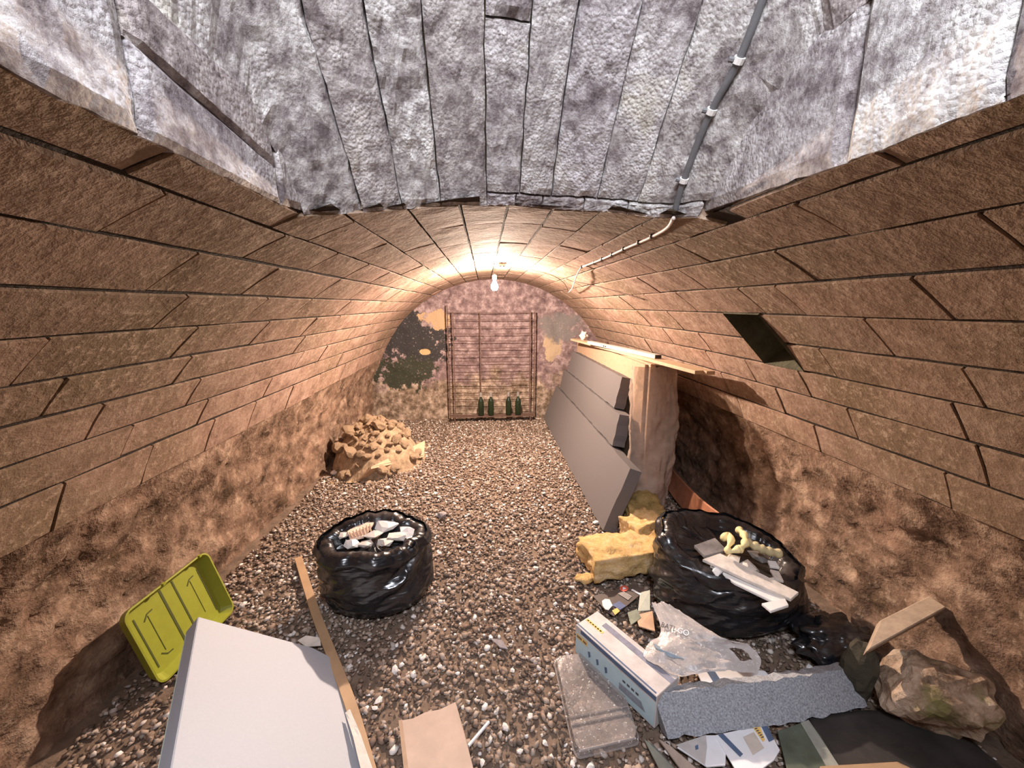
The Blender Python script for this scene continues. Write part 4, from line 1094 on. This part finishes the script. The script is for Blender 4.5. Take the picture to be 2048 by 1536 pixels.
side_patch(0.03, BL - .002, 0.003, 0.022, M_BLUE, 'blue_stripe')
for a in (0.075, 0.12, 0.165): 
    MB().prism([K(a, -.0012, 0.075), K(a + 0.012, -.0012, 0.068), K(a + .016, -.0012, 0.09), K(a + .006, -.0012, .1)], -bw_ * .0004).build('printed_hand', M_BLUE, bx)
MB().prism([K(0.008, -.0014, 0.034), K(0.07, -.0014, 0.034), K(0.07, -.0014, 0.056), K(0.008, -.0014, 0.056)], -bw_ * .0004).build('yellow_label', M_YELL, bx)
for k in range(8):
    if k == 4: continue
    MB().prism([K(0.013 + k * .0068, -.0022, 0.041), K(0.018 + k * .0068, -.0022, 0.041), K(0.018 + k * .0068, -.0022, 0.050), K(0.013 + k * .0068, -.0022, 0.050)], -bw_ * .0004).build('letter', M_INK, bx)
for k in range(4):
    MB().prism([K(0.255 + k * .02, -.0014, 0.055), K(0.268 + k * .02, -.0014, 0.055), K(0.268 + k * .02, -.0014, 0.064), K(0.255 + k * .02, -.0014, 0.064)], -bw_ * .0004).build('icon', M_INK, bx)
MB().prism([K(0.24, -.0014, 0.08), K(0.34, -.0014, 0.075), K(0.36, -.0014, 0.105), K(0.24, -.0014, 0.11)], -bw_ * .0004).build('grey_text_block', simple('carton_grey_ink', (0.22, 0.25, 0.30), 0.6, 0.2, 60, 0), bx)
top_patch(0.0, BL - .01, 0.006, 0.013, M_BLUE, 'blue_line'); top_patch(0.07, BL, 0.085, 0.112, simple('carton_dusty_blue', (0.20, 0.21, 0.27), 0.7, 0.25, 30, 0), 'blue_band')
top_patch(0.006, 0.10, 0.052, 0.066, M_YELL, 'yellow_label')
for k in range(6): top_patch(0.012 + k * .014, 0.021 + k * .014, 0.056, 0.062, M_INK, 'letter')

# torn plastic bag with lettering
fa = [fl(1303, 1208, .215), fl(1322, 1262, .185), fl(1300, 1285, .170), fl(1288, 1312, .165), fl(1330, 1340, .160), fl(1360, 1354, .155)]
fb = [fl(1345, 1214, .235), fl(1405, 1250, .235), fl(1462, 1283, .225), fl(1500, 1290, .21), fl(1522, 1318, .180), fl(1516, 1346, .155)]
A2, B2_ = smooth_path(fa, 24), smooth_path(fb, 24)
def PBG(u, v):
    i = u * 23; k = min(int(i), 22); f = i - k
    p = A2[k].lerp(A2[k + 1], f).lerp(B2_[k].lerp(B2_[k + 1], f), v)
    return p + Vector((0, 0, 0.018 * math.sin(v * math.pi) + 0.010 * fbm((u * 4, v * 4, 1), 1.2, 6) + 0.004 * fbm((u * 12, v * 12, 1), 1.2, 6)))
film = thing('torn_plastic_bag', fl(1400, 1320, .14), 'torn translucent grey plastic bag with printed lettering draped over the carton', 'plastic bag')
mm = MB(); mm.grid(PBG, 34, 30)
hole = {(r_, c_) for r_ in range(22, 28) for c_ in range(23, 27)}
mm.f = [f for n__, f in enumerate(mm.f) if (n__ // 30, n__ % 30) not in hole]
mm.build('bag_film', mat_film('dusty_grey_film', (0.46, 0.43, 0.42), 0.14, 0.3, dust=1.0), film, smooth=True, fixn=False)
def lettering(txt, pos, xdir, ydir, size, mat, parent, name='lettering'):
    cu = bpy.data.curves.new(name, 'FONT'); cu.body = txt; cu.size = size; cu.extrude = 0.0003; cu.materials.append(mat)
    t_ = bpy.data.objects.new(name, cu); C.objects.link(t_); bpy.context.view_layer.update()
    me = bpy.data.meshes.new_from_object(t_.evaluated_get(bpy.context.evaluated_depsgraph_get()))
    bpy.data.objects.remove(t_)
    o = bpy.data.objects.new(name, me); C.objects.link(o)
    xd = xdir.normalized(); zd = xd.cross(ydir).normalized(); yd = zd.cross(xd)
    m = Matrix((xd, yd, zd)).transposed().to_4x4(); m.translation = pos
    o.parent = parent
    o.matrix_parent_inverse = Matrix.Translation(-parent.location); o.matrix_basis = m
    return o
def film_at(px, py):
    best = None
    for a in range(60):
        for b_ in range(60):
            p = PBG(a / 59, b_ / 59); d = (p - EYE)
            X_ = Vector((d.dot(Vector((_X.x, _Y.x, _Z.x))), d.dot(Vector((_X.y, _Y.y, _Z.y))), d.dot(Vector((_X.z, _Y.z, _Z.z)))))
            e2 = (1024 + F * X_.x / X_.z - px) ** 2 + (768 - F * X_.y / X_.z - py) ** 2
            if best is None or e2 < best[0]: best = (e2, p)
    return best[1]
t0_, t1_, t2_ = film_at(1318, 1254), film_at(1366, 1268), film_at(1322, 1240)
tx = t1_ - t0_
liftv = (EYE - t0_).normalized() * 0.012
lettering('BATI', t0_ + liftv, tx, t2_ - t0_, tx.length * 0.30, M_INK, film)
lettering('GO', t0_ + tx * 0.74 + liftv, tx, t2_ - t0_, tx.length * 0.33, simple('white_ink', (0.8, 0.8, 0.82), 0.6, 0.03, 20, 0), film)
g0, g1 = film_at(1308, 1290), film_at(1352, 1322)
g2 = film_at(1316, 1300); 
MB().prism([p + (EYE - p).normalized() * 0.008 for p in (film_at(1308, 1286), film_at(1345, 1306), film_at(1368, 1318), film_at(1340, 1316), film_at(1310, 1296))], (0, 0, 0.0006)).build('blue_print', simple('film_blue_ink', (0.20, 0.26, 0.32), 0.5, 0.1, 20, 0), film)

# dark card with red roundel
cp = [fl(1186, 1192, .03), fl(1268, 1168, .035), fl(1292, 1180, .035), fl(1228, 1232, .03), fl(1212, 1222, .03)]
card = thing('packaging_card', fl(1235, 1200, .02), 'dark brown packaging card with a red roundel on the gravel', 'card')
MB().prism(cp, (0, 0, -0.004)).build('card_sheet', simple('dark_brown_card', (0.085, 0.068, 0.062), 0.55, 0.15, 20, 0.05), card)
def decal(pts, mat, name, z=.0362): MB().prism([fl(a, b_, z) for a, b_ in pts], (0, 0, .0006)).build(name, mat, card)
decal([(1248 + 9 * math.cos(t * .5236), 1177 + 6 * math.sin(t * .5236)) for t in range(12)], simple('red_ink', (0.55, 0.10, 0.07), 0.5, 0.05, 20, 0), 'red_roundel')
decal([(1245, 1180), (1246, 1174), (1253, 1177)], simple('white_ink', (0.8, 0.8, 0.82), 0.6, 0.03, 20, 0), 'roundel_mark', .037)
decal([(1262, 1180), (1265, 1178), (1283, 1188), (1280, 1190)], simple('white_ink', (0.8, 0.8, 0.82), 0.6), 'white_line')
for k in range(4): decal([(1236 + k * 3, 1187 - k * 1), (1238 + k * 3, 1186 - k), (1258 + k * 2, 1199 - k * 2), (1256 + k * 2, 1200 - k * 2)], simple('grey_ink', (0.35, 0.32, 0.30), 0.6, 0.03, 20, 0), 'text_line')
decal([(1224, 1210), (1238, 1202), (1252, 1212), (1240, 1220)], simple('photo_blue', (0.10, 0.13, 0.25), 0.5, 0.2, 40, 0), 'printed_photo')
decal([(1224, 1221), (1234, 1216), (1240, 1222), (1230, 1230)], M_YELL, 'yellow_label')
o = MB().prism([fl(1204, 1203, .039), fl(1210, 1199, .039), fl(1219, 1200, .039), fl(1225, 1212, .039), fl(1217, 1221, .038), fl(1210, 1219, .038), fl(1205, 1212, .039)], (0, 0, .004)).build('plaster_chip', M_WHITE); tag(o, 'pinkish white plaster chip lying on the dark packaging card', 'chip')
for pts, m_, lab in (([(1280, 1185), (1300, 1180), (1300, 1220), (1276, 1222)], simple('pale_green_card', (0.40, 0.42, 0.36), 0.8, 0.1, 20, 0.1), 'pale green card scrap between packaging card and large bag'),
                     ([(1270, 1226), (1305, 1222), (1310, 1262), (1278, 1252)], simple('torn_tan_card', (0.50, 0.33, 0.22), 0.85, 0.15, 20, 0.2), 'torn tan card scrap beside the lettered plastic bag'),
                     ([(1255, 1225), (1274, 1218), (1282, 1235), (1262, 1250)], simple('mossy_green_scrap', (0.20, 0.22, 0.17), 0.8, 0.25, 20, 0.1), 'grey-green scrap beside the corner of the carton')):
    o = MB().prism([fl(a, b_, .034 + .004 * k) for k, (a, b_) in enumerate(pts)], (0, 0, -.005)).build('card_scrap', m_); tag(o, lab, 'card')

# grey foam strip across the front
M_STRIP = simple('speckled_grey_foam', (0.235, 0.25, 0.28), 0.75, 0.45, 170, 0.5, 170, 0.004, col2=(0.42, 0.45, 0.50))
g0_, g1_ = Vector((0.612, 1.078, 0.034)), Vector((1.402, 1.136, 0.034))
def PG(u, v):
    p = g0_.lerp(g1_, u) + Vector((0, 0.072 * v, 0.108 * v))
    bend = 0.012 * math.sin(u * math.pi)
    e = min(u, 1 - u, v, 1 - v)
    j = 0.006 * fbm((u * 9, v * 5, 2), 2, 3) if e < 1e-6 else 0
    return p + Vector((-0.03 * v * (1 - u), -bend + j, -0.008 * u ** 3 * v + j))
o = MB().slab(PG, 40, 8, lambda p: p + Vector((0.0, 0.05, -0.03))).build('foam_strip', M_STRIP); tag(o, 'speckled blue-grey foam strip standing on edge across the cartons', 'foam strip')

# flat cartons and boards under it
fo_ = MB().prism([fl(1395, 1345, .045), fl(1440, 1332, .045), fl(1530, 1342, .045), fl(1560, 1375, .045), fl(1420, 1400, .045)], (0, 0, -.006)).build('carton_flap', simple('white_carton_inside', (0.68, 0.70, 0.74), 0.65, 0.05, 20, 0.1))
tag(fo_, 'white carton flap with a blue edge lying between carton and foam strip', 'carton')
MB().prism([fl(1412, 1341, .0454), fl(1426, 1337, .0454), fl(1462, 1392, .0454), fl(1446, 1396, .0454)], (0, 0, .0006)).build('blue_stripe', M_BLUE, fo_)
def flat(pts, z, th, name, mat, label, cat):
    r = thing(name, fl(*pts[0], z - th), label, cat) if False else None
    o = MB().prism([fl(a, b_, z) for a, b_ in pts], (0, 0, -th)).build(name, mat, bevel=min(.001, th * .3)); return tag(o, label, cat)
M_CART2 = simple('white_carton_inside', (0.68, 0.70, 0.74), 0.65, 0.05, 20, 0.1)
fc = flat([(1354, 1494), (1412, 1470), (1440, 1470), (1452, 1498), (1451, 1530), (1414, 1533)], .030, .006, 'carton_flap', M_CART2, 'small white carton flap poking out below the foam strip', 'carton')
MB().prism([fl(1352, 1490, .0312), fl(1412, 1470, .0312), fl(1414, 1494, .0312), fl(1410, 1530, .0312)], (0, 0, .0005)).build('grey_panel', simple('carton_dusty_grey', (0.42, 0.40, 0.39), 0.7, 0.1, 30, 0), fc)
MB().prism([fl(1390, 1492, .0322), fl(1396, 1489, .0322), fl(1397, 1498, .0322), fl(1391, 1500, .0322)], (0, 0, .0005)).build('printed_mark', M_BLUE, fc)
fc2 = flat([(1430, 1470), (1530, 1448), (1548, 1478), (1560, 1500), (1548, 1520), (1508, 1550), (1490, 1570)], .034, .006, 'carton_flap', M_CART2, 'white carton flap with blue stripe and yellow label below the foam strip', 'carton')
for pts, m_, nm, z in (([(1436, 1470), (1446, 1467), (1486, 1508), (1480, 1514)], M_BLUE, 'blue_stripe', .0352), ([(1505, 1454), (1519, 1450), (1530, 1480), (1526, 1484)], M_YELL, 'yellow_label', .0352), ([(1521, 1450), (1532, 1447), (1548, 1479), (1538, 1484)], M_BLUE, 'blue_edge', .0352),
                       ([(1486, 1474), (1508, 1464), (1528, 1496), (1506, 1510)], simple('tan_stain_print', (0.50, 0.45, 0.40), 0.7, 0.1, 30, 0), 'tan_panel', .0352)):
    MB().prism([fl(a, b_, z) for a, b_ in pts], (0, 0, .0005)).build(nm, m_, fc2)
for k in range(5):
    a, b_ = lerp(1509, 1522, k / 4), lerp(1457, 1474, k / 4)
    MB().prism([fl(a, b_, .0362), fl(a + 5, b_ - 1.5, .0362), fl(a + 6, b_ + .5, .0362), fl(a + 1, b_ + 2, .0362)], (0, 0, .0004)).build('letter', M_INK, fc2)
flat([(1555, 1462), (1617, 1440), (1640, 1470), (1690, 1550), (1580, 1560)], .030, .008, 'green_board', simple('dark_green_board', (0.085, 0.105, 0.080), 0.5, 0.3, 12, 0.1), 'dark green scratched board beside the white carton flaps', 'board')
bb = bpy.data.objects['green_board']
MB().prism([fl(1601, 1446, .0306), fl(1617, 1440, .0306), fl(1690, 1550, .0306), fl(1664, 1552, .0306)], (0, 0, .0012)).build('pale_border', simple('grey_green_border', (0.24, 0.25, 0.22), 0.6, 0.2, 20, 0.1), bb)
flat([(1318, 1478), (1340, 1490), (1420, 1560), (1378, 1560)], .026, .008, 'timber_strip', simple('greyed_timber', (0.36, 0.29, 0.24), 0.8, 0.15, 20, 0.1), 'greyed beige strip sticking out below the end of the foam strip', 'timber')
flat([(1288, 1478), (1306, 1488), (1372, 1560), (1330, 1560)], .024, .006, 'plastic_strip', simple('dark_grey_plastic', (0.10, 0.115, 0.11), 0.35, 0.2, 20, 0.05), 'dark grey-green plastic strip beside the clear plastic lid', 'plastic')
flat([(1640, 1532), (1795, 1523), (1822, 1536), (1818, 1560), (1640, 1566)], .06, .02, 'timber_offcut', M_LATH, 'orange timber offcut at the very front edge of the dark shade sheet', 'timber')

# dark sheet painting the shaded ground, masonry chunk and beam offcut in the near corner
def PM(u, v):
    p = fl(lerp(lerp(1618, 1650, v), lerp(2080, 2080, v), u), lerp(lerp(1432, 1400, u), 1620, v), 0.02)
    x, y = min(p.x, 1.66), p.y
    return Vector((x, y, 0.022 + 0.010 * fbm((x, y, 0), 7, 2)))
o = MB().slab(PM, 30, 20, lambda p: p - Vector((0, 0, 0.004))).build('shade_sheet', simple('shade_sheet', (0.030, 0.026, 0.024), 0.65, 0.4, 9, 0.3, 30, 0.006), smooth=True)  # added sheet: its dark colour stands for the shadow on the ground
tag(o, 'dark sheet added for the shade on the ground in the near corner', 'sheet')
def mat_chunk():
    m, nt, N, L, b = nodes_of('mossy_masonry')
    v = coord(nt); n1 = tex_noise(nt, v, 9, 8, 0.7); n2 = tex_noise(nt, v, 5, 5, 0.6); n3 = tex_noise(nt, v, 50, 5, 0.7)
    r = ramp(nt, [(0.38, (0.13, 0.08, 0.05)), (0.5, (0.36, 0.26, 0.18)), (0.64, (0.56, 0.44, 0.34))]); L.new(n1.outputs[0], r.inputs[0])
    c = mixc(nt, maprange(nt, n2.outputs[0], 0.50, 0.60, 0, 0.85), r.outputs[0], (0.17, 0.165, 0.05))
    L.new(c, b.inputs['Base Color']); b.inputs['Roughness'].default_value = 0.95
    bump(nt, b, [n1.outputs[0], mathn(nt, 'MULTIPLY', n3.outputs[0], 0.3)], 0.9, 0.02); return m
bm = bmesh.new(); bmesh.ops.create_cube(bm, size=1); bmesh.ops.subdivide_edges(bm, edges=bm.edges[:], cuts=9, use_grid_fill=True)
rot = Matrix.Rotation(math.radians(-35), 3, 'Z') @ Matrix.Rotation(math.radians(24), 3, 'X') @ Matrix.Rotation(math.radians(18), 3, 'Y')
vs = []
for v in bm.verts:
    p = v.co.lerp(v.co.normalized() * 0.62, 0.45)
    p = Vector((p.x * 0.23, p.y * 0.19, p.z * 0.23)); q_ = v.co.normalized()
    p += q_ * (0.045 * fbm(p, 6, 11) + 0.014 * fbm(p, 22, 12))
    vs.append(rot @ p + Vector((1.575, 1.10, 0.13)))
fs = [tuple(x.index for x in f.verts) for f in bm.faces]; bm.free()
m_ = MB(); m_.add(vs, fs); o = m_.build('masonry_chunk', mat_chunk()); tag(o, 'broken mossy beige masonry chunk lying on the dark shade sheet in the corner', 'masonry')
k0, k1, k2, k3 = fl(1734, 1302, .285), fl(1761, 1240, .315), fl(1859, 1191, .375), fl(1894, 1214, .375)
o = MB().prism([k0, k1, k2, k3], (0.0, 0.012, -0.035)).build('stone_slab', simple('grey_beige_slab', (0.36, 0.28, 0.21), 0.9, 0.2, 22, 0.5, 70, 0.005), bevel=0.004)
tag(o, 'grey-beige stone slab propped above the masonry chunk against the wall', 'slab')
k5 = fl(1700, 1330, 0.03)
o = lump((1.405, 1.195, 0.13), (0.05, 0.055, 0.135), 91, 0.3, 3).build('rubble_stone', simple('mossy_dark_stone', (0.045, 0.040, 0.026), 0.95, 0.3, 20, 0.5, 60, 0.01)); tag(o, 'dark mossy stone under the end of the propped slab', 'stone')

# ================================================================ LOOSE CHIPS ON THE GRAVEL
chips = [(1144, 1177, 11), (590, 1152, 9), (487, 1207, 10), (520, 1215, 9), (757, 1398, 13), (750, 1412, 9), (790, 1335, 12), (1193, 1043, 13), (775, 975, 9), (800, 980, 8), (872, 985, 8), (690, 985, 7), (1088, 985, 7), (1078, 1000, 7), (1100, 1010, 8), (1015, 1055, 7),
         (1010, 1450, 12), (1060, 1430, 10), (1025, 1340, 8), (1105, 1350, 9), (880, 1330, 9), (845, 1315, 8), (1265, 1240, 9), (1090, 1485, 9), (1145, 1525, 10), (1180, 1530, 10), (1335, 1500, 9), (700, 1330, 8), (965, 1520, 10), (1040, 1500, 9), (712, 1195, 7), (560, 1250, 7), (1250, 1450, 8), (1000, 1100, 7), (930, 1070, 7)]
cpro = [lump((0, 0, 0), (1, 0.75, 0.42), 60 + k, 0.5, 1, 1, 1.4).build('plaster_chip', M_WHITE) for k in range(4)]
for k, (px, py, sz) in enumerate(chips):
    o = cpro[k % 4] if k < 4 else cpro[k % 4].copy()
    if k >= 4: C.objects.link(o)
    p = fl(px, py, 0.014); r = sz / F * (p - EYE).length * 0.62
    o.location = (p.x, p.y, floor_z(p.x, p.y) + 0.012); o.scale = (r, r, r); o.rotation_euler = (random.uniform(-.3, .3), random.uniform(-.3, .3), random.uniform(0, 6))
    tag(o, 'small white plaster chip scattered loose on the gravel', 'chip', 'white plaster chips on the gravel')
bpy.context.view_layer.update()
